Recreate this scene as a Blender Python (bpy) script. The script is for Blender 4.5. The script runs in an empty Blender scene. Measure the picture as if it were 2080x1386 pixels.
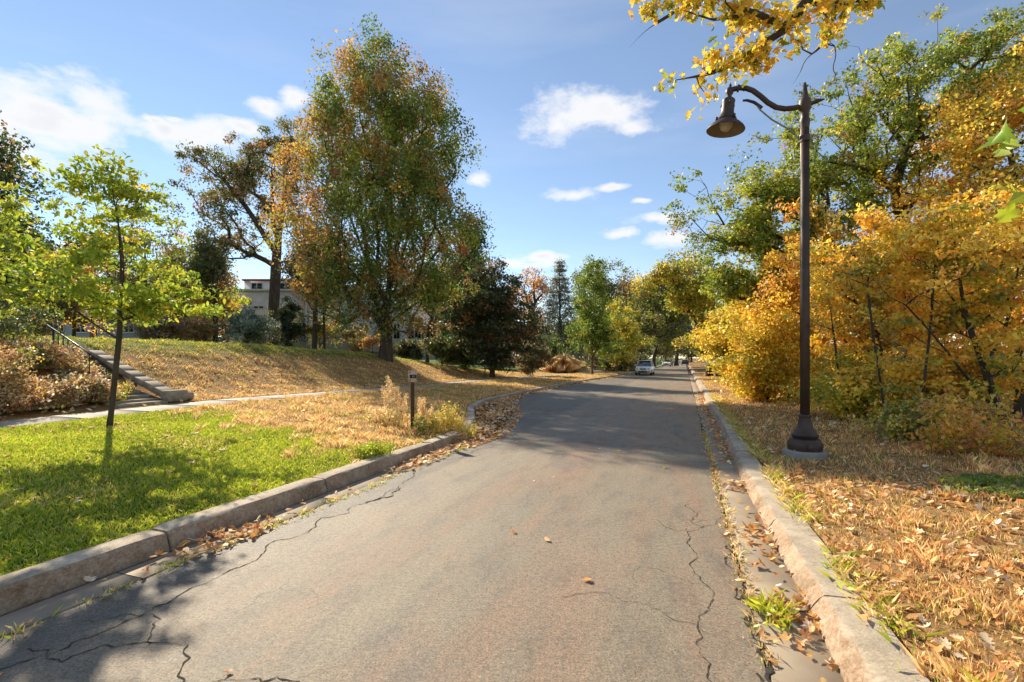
import bpy, math, random
import numpy as np
from mathutils import Vector, Matrix, Euler

# ------------------------------------------------------------------ camera, sky, sun, exposure
SC = bpy.context.scene
COL = SC.collection
F, HY, CX, CAMZ = 980.0, 727.0, 1040.0, 2.0        # focal length and horizon in photograph pixels
cam = bpy.data.objects.new('camera', bpy.data.cameras.new('camera'))
COL.objects.link(cam); SC.camera = cam
cam.location = (0, 0, CAMZ); cam.rotation_euler = (math.pi / 2, 0, 0)
cam.data.sensor_width = 36.0; cam.data.lens = 36.0 * F / 2080.0
cam.data.shift_y = (HY - 693.0) / 2080.0
cam.data.clip_start = 0.05; cam.data.clip_end = 3000.0

SUNV = Vector((-0.745, 1.0, 0.765)).normalized()     # towards the sun
SUN_EL = math.asin(SUNV.z); SUN_AZ = math.atan2(SUNV.x, SUNV.y)
sun = bpy.data.objects.new('sun', bpy.data.lights.new('sun', 'SUN'))
COL.objects.link(sun); sun.rotation_euler = SUNV.to_track_quat('Z', 'Y').to_euler()
sun.data.energy = 3.7; sun.data.angle = math.radians(0.53); sun.data.color = (1.0, 0.87, 0.68)

SC.view_settings.view_transform = 'Standard'; SC.view_settings.look = 'None'
SC.view_settings.gamma = 1.0; SC.view_settings.use_curve_mapping = False
SC.view_settings.exposure = 1.28
SC.render.engine = 'CYCLES'
SC.cycles.max_bounces = 7; SC.cycles.diffuse_bounces = 4; SC.cycles.glossy_bounces = 2
SC.cycles.transmission_bounces = 5; SC.cycles.transparent_max_bounces = 6
SC.cycles.use_denoising = True; SC.cycles.use_adaptive_sampling = True; SC.cycles.adaptive_threshold = 0.025
SC.cycles.sample_clamp_indirect = 6.0

world = bpy.data.worlds.new('World'); SC.world = world; world.use_nodes = True
SKY_STRENGTH = 0.069
def build_world():
    nt = world.node_tree; N = nt.nodes; L = nt.links; N.clear()
    def mth(op, a, b=None, c=None):
        n = N.new('ShaderNodeMath'); n.operation = op
        for i, v in enumerate((a, b, c)):
            if v is None: continue
            if isinstance(v, (int, float)): n.inputs[i].default_value = v
            else: L.new(v, n.inputs[i])
        return n.outputs[0]
    sky = N.new('ShaderNodeTexSky'); sky.sky_type = 'NISHITA'; sky.sun_disc = False
    sky.sun_elevation = SUN_EL; sky.sun_rotation = SUN_AZ
    sky.air_density = 1.0; sky.dust_density = 0.0; sky.ozone_density = 1.6; sky.altitude = 300
    tc = N.new('ShaderNodeTexCoord'); sep = N.new('ShaderNodeSeparateXYZ'); L.new(tc.outputs['Generated'], sep.inputs[0])
    az = mth('ARCTAN2', sep.outputs[0], sep.outputs[1]); el = mth('ARCSINE', sep.outputs[2])
    cv = N.new('ShaderNodeCombineXYZ'); L.new(az, cv.inputs[0]); L.new(el, cv.inputs[1])
    # warp so that the outlines billow
    wn = N.new('ShaderNodeTexNoise'); wn.inputs['Scale'].default_value = 7.0; wn.inputs['Detail'].default_value = 5
    L.new(tc.outputs['Generated'], wn.inputs['Vector'])
    wsub = N.new('ShaderNodeVectorMath'); wsub.operation = 'MULTIPLY_ADD'
    wsub.inputs[1].default_value = (0.06, 0.045, 0); wsub.inputs[2].default_value = (-0.03, -0.0225, 0)
    L.new(wn.outputs['Color'], wsub.inputs[0])
    wadd = N.new('ShaderNodeVectorMath'); wadd.operation = 'ADD'; L.new(cv.outputs[0], wadd.inputs[0]); L.new(wsub.outputs[0], wadd.inputs[1])
    clouds = [(70, 240, 190, 85), (195, 225, 100, 55), (20, 290, 150, 55), (400, 295, 105, 48), (330, 268, 45, 22), (535, 217, 42, 19), (490, 262, 46, 19),
              (300, 240, 30, 9), (348, 243, 24, 8), (1150, 235, 84, 42), (1230, 226, 84, 42), (1290, 258, 66, 20), (1165, 400, 50, 15), (1340, 447, 58, 13),
              (1262, 478, 38, 12), (1365, 487, 52, 17), (1100, 525, 48, 15), (1305, 410, 22, 6), (1250, 381, 34, 7), (972, 360, 30, 14),
              (1895, 300, 55, 45), (1070, 540, 70, 10), (600, 205, 30, 22)]
    lst = []
    for (px, py, hw, hh) in clouds:
        x, z = (px - CX) / F, (HY - py) / F; r = math.sqrt(x * x + 1 + z * z)
        a0, e0 = math.atan2(x, 1), math.asin(z / r)
        lst.append((a0, e0, hw / F / (1 + x * x) * 1.45, hh / F / (r) * 1.5))
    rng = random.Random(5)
    for k in range(34):  # unseen clouds outside the view, added and enlarged to brighten the shadow fill
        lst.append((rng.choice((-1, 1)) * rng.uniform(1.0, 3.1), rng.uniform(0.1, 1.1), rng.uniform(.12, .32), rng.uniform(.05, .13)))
    best = None
    for (a0, e0, ra, re) in lst:
        m = N.new('ShaderNodeVectorMath'); m.operation = 'MULTIPLY_ADD'
        m.inputs[1].default_value = (1 / ra, 1 / re, 0); m.inputs[2].default_value = (-a0 / ra, -e0 / re, 0)
        L.new(wadd.outputs[0], m.inputs[0])
        ln = N.new('ShaderNodeVectorMath'); ln.operation = 'LENGTH'; L.new(m.outputs[0], ln.inputs[0])
        v = ln.outputs['Value']
        best = v if best is None else mth('SMOOTH_MIN', best, v, 0.25)
    fn = N.new('ShaderNodeTexNoise'); fn.inputs['Scale'].default_value = 13.0; fn.inputs['Detail'].default_value = 9; fn.inputs['Roughness'].default_value = 0.62
    mp = N.new('ShaderNodeMapping'); mp.inputs['Scale'].default_value = (1, 1, 2.0); L.new(tc.outputs['Generated'], mp.inputs['Vector']); L.new(mp.outputs[0], fn.inputs['Vector'])
    dens = mth('SUBTRACT', 1.0, best)
    dens = mth('ADD', dens, mth('MULTIPLY_ADD', fn.outputs['Fac'], 1.9, -1.0))
    rmp = N.new('ShaderNodeMapRange'); rmp.interpolation_type = 'SMOOTHSTEP'; rmp.inputs['From Min'].default_value = 0.0; rmp.inputs['From Max'].default_value = 0.85
    L.new(dens, rmp.inputs['Value'])
    # thin high veil
    vn = N.new('ShaderNodeTexNoise'); vn.inputs['Scale'].default_value = 3.0; vn.inputs['Detail'].default_value = 6
    mp2 = N.new('ShaderNodeMapping'); mp2.inputs['Scale'].default_value = (1, 1, 5.0); mp2.inputs['Rotation'].default_value = (0.2, 0.3, 0)
    L.new(tc.outputs['Generated'], mp2.inputs['Vector']); L.new(mp2.outputs[0], vn.inputs['Vector'])
    veil = N.new('ShaderNodeMapRange'); veil.inputs['From Min'].default_value = 0.5; veil.inputs['From Max'].default_value = 0.85; veil.inputs['To Min'].default_value = 0.055; veil.inputs['To Max'].default_value = 0.20
    L.new(vn.outputs['Fac'], veil.inputs['Value'])
    fac = mth('MAXIMUM', mth('MULTIPLY', rmp.outputs[0], 0.97), veil.outputs[0])
    # cloud body: thicker parts a little greyer
    body = N.new('ShaderNodeMapRange'); body.inputs['From Min'].default_value = 0.35; body.inputs['From Max'].default_value = 1.3
    L.new(dens, body.inputs['Value'])
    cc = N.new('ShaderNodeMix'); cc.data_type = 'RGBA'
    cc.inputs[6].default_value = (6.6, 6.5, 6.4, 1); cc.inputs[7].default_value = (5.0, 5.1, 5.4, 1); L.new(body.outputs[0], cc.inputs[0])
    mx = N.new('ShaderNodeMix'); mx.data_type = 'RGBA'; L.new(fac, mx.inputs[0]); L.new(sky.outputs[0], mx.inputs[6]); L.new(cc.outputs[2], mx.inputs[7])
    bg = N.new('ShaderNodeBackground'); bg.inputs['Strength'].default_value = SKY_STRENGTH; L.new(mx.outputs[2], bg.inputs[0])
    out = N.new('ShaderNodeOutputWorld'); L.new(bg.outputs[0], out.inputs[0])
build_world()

# ------------------------------------------------------------------ places
D = np.array((0.3363, 0.9417)); NV = np.array((0.9417, -0.3363))   # along the road, across it (to the right)
def st2xy(s, t): return D[0] * s + NV[0] * t, D[1] * s + NV[1] * t
def xy2st(x, y): return D[0] * x + D[1] * y, NV[0] * x + NV[1] * y
def at(px, py, Y): return Vector(((px - CX) / F * Y, Y, CAMZ - (py - HY) / F * Y))
def sstep(u):
    u = np.clip(u, 0, 1); return u * u * (3 - 2 * u)
TKS = ([-40, 10.2, 11.5, 14, 17, 19.5, 22, 26, 38, 53, 70, 110, 600], [-5.05, -5.05, -5.3, -6.2, -7.6, -8.25, -8.45, -8.5, -8.1, -6.9, -6.3, -5.2, -5.0])
def tk(s): return np.interp(s, *TKS)                 # foot of the left kerb face
def sw(s): return np.interp(s, [-40, 36, 62, 600], [-14.2, -14.2, -11.5, -11.5])    # middle of the sidewalk
def zsw(s): return np.interp(s, [-40, 4, 12, 25, 40, 60, 600], [.5, .5, .58, .38, .25, .18, .15])
def hpl(s): return np.interp(s, [-40, 11, 19, 29, 41, 50, 600], [2.8, 2.75, 2.7, 2.35, 1.25, .45, .4])
def wob(x, y):
    return (np.sin(x * 1.3 + 1.7 * np.sin(y * .7)) + np.sin(y * 1.9 + .8 * x) + np.sin(2.9 * x - 1.7 * y) * .6 + np.sin(5.1 * y + 3.3 * x) * .3) / 2.9
def hst(s, t):
    s = np.asarray(s, float); t = np.asarray(t, float)
    k = tk(s) - .30; m = sw(s); zs = zsw(s)
    x, y = st2xy(s, t)
    bank = zs + (hpl(s) - zs) * sstep((m - .85 - t) / 7.0) + np.maximum(0, m - 9 - t) * .012
    u = np.clip((k - t) / np.maximum(.1, k - (m + .75)), 0, 1)
    boul = .125 + (zs - .125) * u ** .8
    right = .135 + .22 * sstep((t - 1.3) / 5.0) + np.clip(t - 8, 0, 30) * .01
    z = np.where(t < m - .75, bank, np.where(t < m + .75, zs - .08, np.where(t < k, boul, np.where(t < 1.3, -.15, right))))
    off = ((t < m - 1.2) | ((t > m + 1.1) & (t < k - .3)) | (t > 1.8))
    return z + np.where(off, .035 * wob(x * .9, y * .9), 0)
def gz(x, y):
    s, t = xy2st(x, y); return float(hst(s, t))
def ground(px, Y):
    x = (px - CX) / F * Y; return Vector((x, Y, gz(x, Y)))

# ------------------------------------------------------------------ helpers: meshes, objects
def tag(o, label=None, cat=None, group=None, kind=None):
    if label: o['label'] = label
    if cat: o['category'] = cat
    if group: o['group'] = group
    if kind: o['kind'] = kind
    return o
def mesh_np(name, V, Fs, mats=None, cols=None, smooth=False):
    """V (n,3); Fs a list of (m,k) index arrays."""
    me = bpy.data.meshes.new(name)
    V = np.asarray(V, np.float32)
    Fs = [np.asarray(f, np.int32) for f in Fs if len(f)]
    me.vertices.add(len(V)); me.vertices.foreach_set('co', V.ravel())
    li = np.concatenate([f.ravel() for f in Fs]); me.loops.add(len(li)); me.loops.foreach_set('vertex_index', li)
    tot = np.concatenate([np.full(len(f), f.shape[1], np.int32) for f in Fs])
    st = np.concatenate(([0], np.cumsum(tot)[:-1])).astype(np.int32)
    me.polygons.add(len(tot)); me.polygons.foreach_set('loop_start', st)
    if smooth: me.polygons.foreach_set('use_smooth', np.ones(len(tot), bool))
    me.update(calc_edges=True)
    if cols is not None:
        ca = me.color_attributes.new('Col', 'FLOAT_COLOR', 'POINT')
        c4 = np.ones((len(V), 4), np.float32); c4[:, :3] = cols; ca.data.foreach_set('color', c4.ravel())
    if mats: me.materials.append(mats)
    return me
def link(name, me, parent=None, loc=(0, 0, 0)):
    o = bpy.data.objects.new(name, me); COL.objects.link(o); o.location = loc
    if parent is not None: o.parent = parent
    return o
def empty(name, loc, rz=0.0):
    o = bpy.data.objects.new(name, None); COL.objects.link(o); o.location = loc; o.rotation_euler = (0, 0, rz); o.empty_display_size = .2
    return o
def copy_tree(o, parent=None):
    c = o.copy(); COL.objects.link(c); c.parent = parent
    for ch in list(o.children): copy_tree(ch, c)
    return c

class MB:
    def __init__(s): s.v = []; s.f = {}; s.n = 0
    def add(s, V, Fc):
        V = np.asarray(V, float); s.v.append(V)
        for f in Fc: s.f.setdefault(len(f), []).append([i + s.n for i in f])
        s.n += len(V); return s
    def box(s, c, d, rz=0.0, bev=0.0, rx=0.0, ry=0.0):
        hx, hy, hz = d[0] / 2, d[1] / 2, d[2] / 2
        R = np.array(Euler((rx, ry, rz)).to_matrix())
        if bev <= 0:
            V = np.array([(x, y, z) for z in (-hz, hz) for y in (-hy, hy) for x in (-hx, hx)])
            Fc = [(0, 2, 3, 1), (4, 5, 7, 6), (0, 1, 5, 4), (2, 6, 7, 3), (0, 4, 6, 2), (1, 3, 7, 5)]
        else:
            b = bev; ring = [(-hx + b, -hy), (hx - b, -hy), (hx, -hy + b), (hx, hy - b), (hx - b, hy), (-hx + b, hy), (-hx, hy - b), (-hx, -hy + b)]
            inn = [(x * (hx - b) / hx, y * (hy - b) / hy) for x, y in ring]
            V = [(x, y, -hz) for x, y in inn] + [(x, y, -hz + b) for x, y in ring] + [(x, y, hz - b) for x, y in ring] + [(x, y, hz) for x, y in inn]
            Fc = [tuple(range(7, -1, -1)), tuple(range(24, 32))]
            for k in range(3):
                for i in range(8):
                    j = (i + 1) % 8; Fc.append((k * 8 + i, k * 8 + j, k * 8 + 8 + j, k * 8 + 8 + i))
            V = np.array(V)
        return s.add(V @ R.T + np.asarray(c, float), Fc)
    def lathe(s, prof, n=24, c=(0, 0, 0), cap=True):
        V = []; Fc = []
        for (r, z, *fl) in prof:
            for i in range(n):
                a = 2 * math.pi * i / n; rr = r * (1 - (fl[0] if fl else 0) * (i % 2))
                V.append((c[0] + rr * math.cos(a), c[1] + rr * math.sin(a), c[2] + z))
        for k in range(len(prof) - 1):
            for i in range(n):
                j = (i + 1) % n; Fc.append((k * n + i, k * n + j, (k + 1) * n + j, (k + 1) * n + i))
        if cap and prof[0][0] > 1e-6: Fc.append(tuple(range(n - 1, -1, -1)))
        if cap and prof[-1][0] > 1e-6: Fc.append(tuple(range((len(prof) - 1) * n, len(prof) * n)))
        return s.add(V, Fc)
    def tube(s, pts, r, n=6, cap=True):
        V, Fc = sweep(np.asarray(pts, float), np.broadcast_to(np.asarray(r, float), (len(pts),)), n)
        Fc = [tuple(f) for f in Fc]
        if cap: Fc += [tuple(range(n - 1, -1, -1)), tuple(range(len(V) - n, len(V)))]
        return s.add(V, Fc)
    def build(s, name, mat, parent=None, loc=(0, 0, 0), smooth=False):
        me = mesh_np(name, np.concatenate(s.v), [np.array(f) for f in s.f.values()], mat, smooth=False)
        if smooth: me.polygons.foreach_set('use_smooth', np.ones(len(me.polygons), bool)); me.set_sharp_from_angle(angle=math.radians(38))
        return link(name, me, parent, loc)
def sweep(P, R, n):
    P = np.asarray(P, float); m = len(P)
    T = np.gradient(P, axis=0) if m > 2 else np.repeat((P[-1:] - P[:1]), m, 0)
    T /= np.linalg.norm(T, axis=1)[:, None] + 1e-9
    a = np.array((0, 0, 1.)) if abs(T[0][2]) < .9 else np.array((1., 0, 0))
    V = np.zeros((m, n, 3)); an = 2 * np.pi * np.arange(n) / n
    for i in range(m):
        a = a - T[i] * (a @ T[i]); a /= np.linalg.norm(a) + 1e-9; b = np.cross(T[i], a)
        V[i] = P[i] + R[i] * (np.cos(an)[:, None] * a + np.sin(an)[:, None] * b)
    i, j = np.meshgrid(np.arange(m - 1), np.arange(n), indexing='ij'); i = i.ravel(); j = j.ravel(); k = (j + 1) % n
    return V.reshape(-1, 3), np.stack((i * n + j, i * n + k, (i + 1) * n + k, (i + 1) * n + j), 1)

# ------------------------------------------------------------------ materials
def new_mat(name):
    m = bpy.data.materials.new(name); m.use_nodes = True; nt = m.node_tree; nt.nodes.clear()
    out = nt.nodes.new('ShaderNodeOutputMaterial'); return m, nt, out
def noise(nt, scale, detail=4, rough=.55, vec=None, stretch=None):
    n = nt.nodes.new('ShaderNodeTexNoise'); n.inputs['Scale'].default_value = scale; n.inputs['Detail'].default_value = detail; n.inputs['Roughness'].default_value = rough
    if vec is None:
        tc = nt.nodes.new('ShaderNodeTexCoord'); vec = tc.outputs['Object']
    if stretch:
        mp = nt.nodes.new('ShaderNodeMapping'); mp.inputs['Scale'].default_value = stretch[:3]
        if len(stretch) > 3: mp.inputs['Rotation'].default_value = (0, 0, stretch[3])
        nt.links.new(vec, mp.inputs['Vector']); vec = mp.outputs[0]
    nt.links.new(vec, n.inputs['Vector']); return n.outputs['Fac']
def ramp(nt, fac, stops):
    r = nt.nodes.new('ShaderNodeValToRGB'); e = r.color_ramp.elements
    while len(e) < len(stops): e.new(.5)
    for k, (p, c) in enumerate(stops):
        e[k].position = p; e[k].color = (*c, 1) if len(c) == 3 else c
    nt.links.new(fac, r.inputs[0]); return r.outputs[0]
def mix(nt, fac, a, b, mode='MIX'):
    m = nt.nodes.new('ShaderNodeMix'); m.data_type = 'RGBA'; m.blend_type = mode
    for i, v in ((0, fac), (6, a), (7, b)):
        if isinstance(v, (int, float)): m.inputs[i].default_value = v
        elif isinstance(v, tuple): m.inputs[i].default_value = (*v, 1)
        else: nt.links.new(v, m.inputs[i])
    return m.outputs[2]
def rng_map(nt, v, a, b, lo=0., hi=1.):
    m = nt.nodes.new('ShaderNodeMapRange'); m.inputs['From Min'].default_value = a; m.inputs['From Max'].default_value = b
    m.inputs['To Min'].default_value = lo; m.inputs['To Max'].default_value = hi; nt.links.new(v, m.inputs['Value']); return m.outputs[0]
def bump(nt, h, strength, dist):
    b = nt.nodes.new('ShaderNodeBump'); b.inputs['Strength'].default_value = strength; b.inputs['Distance'].default_value = dist; nt.links.new(h, b.inputs['Height']); return b.outputs[0]
def bsdf(nt, out, col, rough=.7, normal=None, spec=.5, metal=0.):
    p = nt.nodes.new('ShaderNodeBsdfPrincipled')
    if isinstance(col, tuple): p.inputs['Base Color'].default_value = (*col, 1)
    else: nt.links.new(col, p.inputs['Base Color'])
    if isinstance(rough, (int, float)): p.inputs['Roughness'].default_value = rough
    else: nt.links.new(rough, p.inputs['Roughness'])
    p.inputs['Specular IOR Level'].default_value = spec; p.inputs['Metallic'].default_value = metal
    if normal is not None: nt.links.new(normal, p.inputs['Normal'])
    nt.links.new(p.outputs[0], out.inputs[0]); return p
def simple(name, c1, c2=None, scale=6., rough=.7, bstr=.2, bdist=.01, spec=.4, metal=0., stretch=None, detail=5):
    m, nt, out = new_mat(name)
    f = noise(nt, scale, detail, stretch=stretch)
    col = ramp(nt, f, [(.3, c1), (.7, c2 or tuple(x * .75 for x in c1))])
    f2 = noise(nt, scale * 5, 3, stretch=stretch)
    bsdf(nt, out, col, rough, bump(nt, f2, bstr, bdist), spec, metal); return m
MT = {}
def leaf_mat(name, trans=.5, rough=.5, attr=True, col=None, sat=1.0):
    m, nt, out = new_mat(name)
    if attr:
        a = nt.nodes.new('ShaderNodeAttribute'); a.attribute_name = 'Col'; c = a.outputs['Color']
    else:
        f = noise(nt, 9., 3); c = ramp(nt, f, [(.3, col), (.75, tuple(x * .6 for x in col))])
    d = nt.nodes.new('ShaderNodeBsdfDiffuse'); nt.links.new(c, d.inputs[0])
    tr = nt.nodes.new('ShaderNodeBsdfTranslucent')
    g = nt.nodes.new('ShaderNodeGamma'); g.inputs[1].default_value = .88; nt.links.new(c, g.inputs[0]); nt.links.new(g.outputs[0], tr.inputs[0])
    tm = mix(nt, 1.0, g.outputs[0], (trans, trans, trans), 'MULTIPLY'); nt.links.new(tm, tr.inputs[0])      # reflected plus transmitted stays below one
    mx = nt.nodes.new('ShaderNodeAddShader'); nt.links.new(d.outputs[0], mx.inputs[0]); nt.links.new(tr.outputs[0], mx.inputs[1])
    gl = nt.nodes.new('ShaderNodeBsdfGlossy'); gl.inputs['Roughness'].default_value = rough; gl.inputs[0].default_value = (1, 1, 1, 1)
    m2 = nt.nodes.new('ShaderNodeMixShader'); m2.inputs[0].default_value = .045; nt.links.new(mx.outputs[0], m2.inputs[1]); nt.links.new(gl.outputs[0], m2.inputs[2])
    nt.links.new(m2.outputs[0], out.inputs[0]); return m
MT['leaf'] = leaf_mat('leaf', .85, .45)
MT['litter'] = leaf_mat('fallen_leaf', .4, .55)
MT['grass'] = leaf_mat('grass_blade', .8, .5)
MT['bark'] = simple('bark', (.11, .085, .06), (.045, .035, .027), 5., .9, .9, .03, .2, stretch=(1, 1, .25))
MT['bark_pale'] = simple('bark_pale', (.17, .14, .10), (.085, .068, .05), 7., .9, .8, .015, .2, stretch=(1, 1, .25))
MT['concrete'] = simple('concrete', (.40, .36, .30), (.29, .255, .21), 3., .85, .25, .004, .3)
MT['footing'] = simple('footing_concrete', (.36, .33, .28), (.24, .22, .18), 4., .9, .4, .01, .3)
MT['stone'] = simple('step_stone', (.33, .29, .23), (.2, .17, .13), 4., .9, .6, .02, .2)
MT['iron'] = simple('brown_iron', (.070, .042, .027), (.028, .017, .012), 5., .52, .1, .002, .5)
MT['rail'] = simple('black_rail', (.012, .012, .013), (.02, .018, .017), 9., .45, .1, .002, .5)
MT['wire'] = simple('grey_conduit', (.25, .24, .2), (.2, .19, .16), 9., .5, .1, .002, .5)
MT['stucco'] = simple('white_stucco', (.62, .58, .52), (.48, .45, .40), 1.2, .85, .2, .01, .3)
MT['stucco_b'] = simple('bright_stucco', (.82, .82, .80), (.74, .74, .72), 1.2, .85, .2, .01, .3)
MT['grey_wall'] = simple('grey_siding', (.30, .32, .34), (.24, .26, .28), 1.2, .8, .2, .01, .3)
MT['roof'] = simple('grey_roof', (.12, .115, .11), (.08, .08, .08), 3., .9, .3, .01, .3)
MT['red_trim'] = simple('red_trim', (.35, .07, .06), (.28, .06, .05), 3., .7, .1, .01, .3)
MT['frame'] = simple('window_frame', (.62, .6, .55), (.55, .53, .5), 3., .6, .1, .005, .4)
MT['wood'] = simple('fence_wood', (.24, .17, .12), (.14, .10, .075), 5., .85, .5, .01, .2, stretch=(4, 4, .4))
MT['wood_grey'] = simple('fence_grey', (.42, .46, .48), (.33, .37, .4), 5., .8, .3, .006, .2, stretch=(4, 4, .4))
MT['post_wood'] = simple('post_wood', (.10, .055, .032), (.05, .03, .02), 8., .8, .5, .006, .2, stretch=(5, 5, .5))
MT['cream'] = simple('cream_plate', (.52, .40, .31), (.42, .32, .24), 12., .6, .1, .002, .4)
MT['black'] = simple('black_paint', (.015, .014, .012), (.02, .02, .018), 12., .5, .1, .002, .4)
MT['glass'] = simple('dark_glass', (.02, .024, .028), (.015, .018, .02), 2., .08, .02, .001, .8)
MT['tyre'] = simple('tyre_rubber', (.018, .018, .018), (.012, .012, .012), 20., .8, .1, .002, .3)
MT['chrome'] = simple('bright_metal', (.6, .6, .6), (.5, .5, .5), 8., .25, .02, .001, .5, 1.0)
MT['car_white'] = simple('white_paint', (.78, .78, .77), (.74, .74, .73), 2., .25, .01, .001, .5)
MT['car_silver'] = simple('silver_paint', (.55, .56, .57), (.5, .51, .52), 2., .3, .01, .001, .5)
MT['car_red'] = simple('red_paint', (.22, .03, .03), (.18, .025, .025), 2., .3, .01, .001, .5)
MT['car_dark'] = simple('dark_paint', (.02, .022, .026), (.018, .02, .022), 2., .3, .01, .001, .5)
MT['lamp_glass'] = simple('lamp_glass', (.55, .5, .4), (.5, .45, .36), 6., .25, .02, .001, .5)
MT['shade_in'] = simple('shade_inside', (.28, .22, .16), (.2, .16, .12), 9., .6, .05, .002, .4)
def asphalt():
    m, nt, out = new_mat('asphalt')
    tc = nt.nodes.new('ShaderNodeTexCoord'); rot = nt.nodes.new('ShaderNodeMapping'); rot.inputs['Rotation'].default_value = (0, 0, math.atan2(D[0], D[1]))
    nt.links.new(tc.outputs['Object'], rot.inputs['Vector']); v = rot.outputs[0]     # now y runs along the road
    big = noise(nt, .35, 4, .6, v, (1.6, .35, 1))
    col = ramp(nt, big, [(.3, (.205, .172, .124)), (.5, (.250, .211, .150)), (.75, (.186, .158, .117))])
    red = noise(nt, .8, 6, .7, v, (1.5, .25, 1)); sep = nt.nodes.new('ShaderNodeSeparateXYZ'); nt.links.new(v, sep.inputs[0])
    rm = nt.nodes.new('ShaderNodeMath'); rm.operation = 'MULTIPLY'; nt.links.new(rng_map(nt, red, .44, .66, 0, .75), rm.inputs[0])
    lane = nt.nodes.new('ShaderNodeMath'); lane.operation = 'ABSOLUTE'; la = nt.nodes.new('ShaderNodeMath'); la.operation = 'ADD'; la.inputs[1].default_value = 1.0
    nt.links.new(sep.outputs[0], la.inputs[0]); nt.links.new(la.outputs[0], lane.inputs[0]); nt.links.new(rng_map(nt, lane.outputs[0], 1.6, 3.2, 1, .15), rm.inputs[1])
    col = mix(nt, rm.outputs[0], col, (.300, .175, .105))
    # older, darker strip at the left edge
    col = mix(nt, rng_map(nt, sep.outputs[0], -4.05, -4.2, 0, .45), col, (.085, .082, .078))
    pat = noise(nt, .55, 3, .5, v, (1.0, .5, 1)); col = mix(nt, rng_map(nt, pat, .60, .635, 0, .42), col, (.135, .128, .118))
    st = noise(nt, 2.6, 5, .7, v, (1.4, .5, 1)); col = mix(nt, 1.0, col, ramp(nt, st, [(.30, (.72, .72, .74)), (.48, (1, 1, 1)), (.7, (1.14, 1.12, 1.08))]), 'MULTIPLY')
    spk = noise(nt, 62., 5, .75); grain = noise(nt, 200., 2, .6)
    col = mix(nt, 1.0, col, ramp(nt, spk, [(.36, (.30, .30, .31)), (.47, (.92, .92, .92)), (.58, (1.12, 1.10, 1.08)), (.68, (2.1, 2.0, 1.8))]), 'MULTIPLY')
    col = mix(nt, 1.0, col, ramp(nt, noise(nt, 20., 6, .8), [(.34, (.62, .62, .62)), (.5, (1, 1, 1)), (.66, (1.3, 1.28, 1.24))]), 'MULTIPLY')
    vor = nt.nodes.new('ShaderNodeTexVoronoi'); vor.feature = 'DISTANCE_TO_EDGE'; vor.inputs['Scale'].default_value = 1.15
    wv = nt.nodes.new('ShaderNodeTexNoise'); wv.inputs['Scale'].default_value = 3.; wv.inputs['Detail'].default_value = 6
    nt.links.new(tc.outputs['Object'], wv.inputs['Vector'])
    av = nt.nodes.new('ShaderNodeVectorMath'); av.operation = 'MULTIPLY_ADD'; av.inputs[1].default_value = (.5, .5, 0); nt.links.new(wv.outputs['Color'], av.inputs[0]); nt.links.new(tc.outputs['Object'], av.inputs[2])
    nt.links.new(av.outputs[0], vor.inputs['Vector'])
    ck = nt.nodes.new('ShaderNodeMath'); ck.operation = 'MULTIPLY'
    nt.links.new(rng_map(nt, vor.outputs['Distance'], .004, .014, 1, 0), ck.inputs[0]); nt.links.new(rng_map(nt, noise(nt, .6, 3), .55, .64, 0, .6), ck.inputs[1])
    col = mix(nt, ck.outputs[0], col, (.02, .019, .018))
    h = nt.nodes.new('ShaderNodeMath'); h.operation = 'ADD'; nt.links.new(spk, h.inputs[0]); nt.links.new(grain, h.inputs[1])
    bsdf(nt, out, col, .62, bump(nt, h.outputs[0], .75, .008), .5); return m
MT['asphalt'] = asphalt()
def kerb_mat():
    m, nt, out = new_mat('kerb_concrete')
    f = noise(nt, 2.2, 5); col = ramp(nt, f, [(.3, (.56, .475, .36)), (.7, (.42, .35, .26))])
    geo = nt.nodes.new('ShaderNodeNewGeometry'); sp = nt.nodes.new('ShaderNodeSeparateXYZ'); nt.links.new(geo.outputs['Normal'], sp.inputs[0])
    # worn faces where the aggregate shows
    ag = ramp(nt, noise(nt, 26., 6, .8), [(.32, (.27, .15, .08)), (.5, (.38, .27, .18)), (.68, (.52, .43, .33))])
    w = nt.nodes.new('ShaderNodeMath'); w.operation = 'MULTIPLY'
    nt.links.new(rng_map(nt, sp.outputs[2], .96, .72, 0, 1), w.inputs[0]); nt.links.new(rng_map(nt, noise(nt, 3.3, 5, .65), .34, .5, .25, 1), w.inputs[1])
    col = mix(nt, w.outputs[0], col, ag)
    col = mix(nt, 1.0, col, ramp(nt, noise(nt, 40., 3, .6), [(.3, (.8, .8, .8)), (.7, (1.1, 1.1, 1.1))]), 'MULTIPLY')
    rust = noise(nt, 5.5, 6, .75, None, (1, 1, 2.2)); col = mix(nt, rng_map(nt, rust, .57, .68, 0, .6), col, (.19, .095, .045))
    dirt = noise(nt, 1.3, 5, .7); col = mix(nt, 1.0, col, ramp(nt, dirt, [(.32, (.62, .58, .52)), (.5, (1, 1, 1)), (.7, (1.08, 1.07, 1.05))]), 'MULTIPLY')
    bsdf(nt, out, col, .88, bump(nt, noise(nt, 48., 6, .75), .8, .010), .25); return m
MT['kerb'] = kerb_mat()
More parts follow.
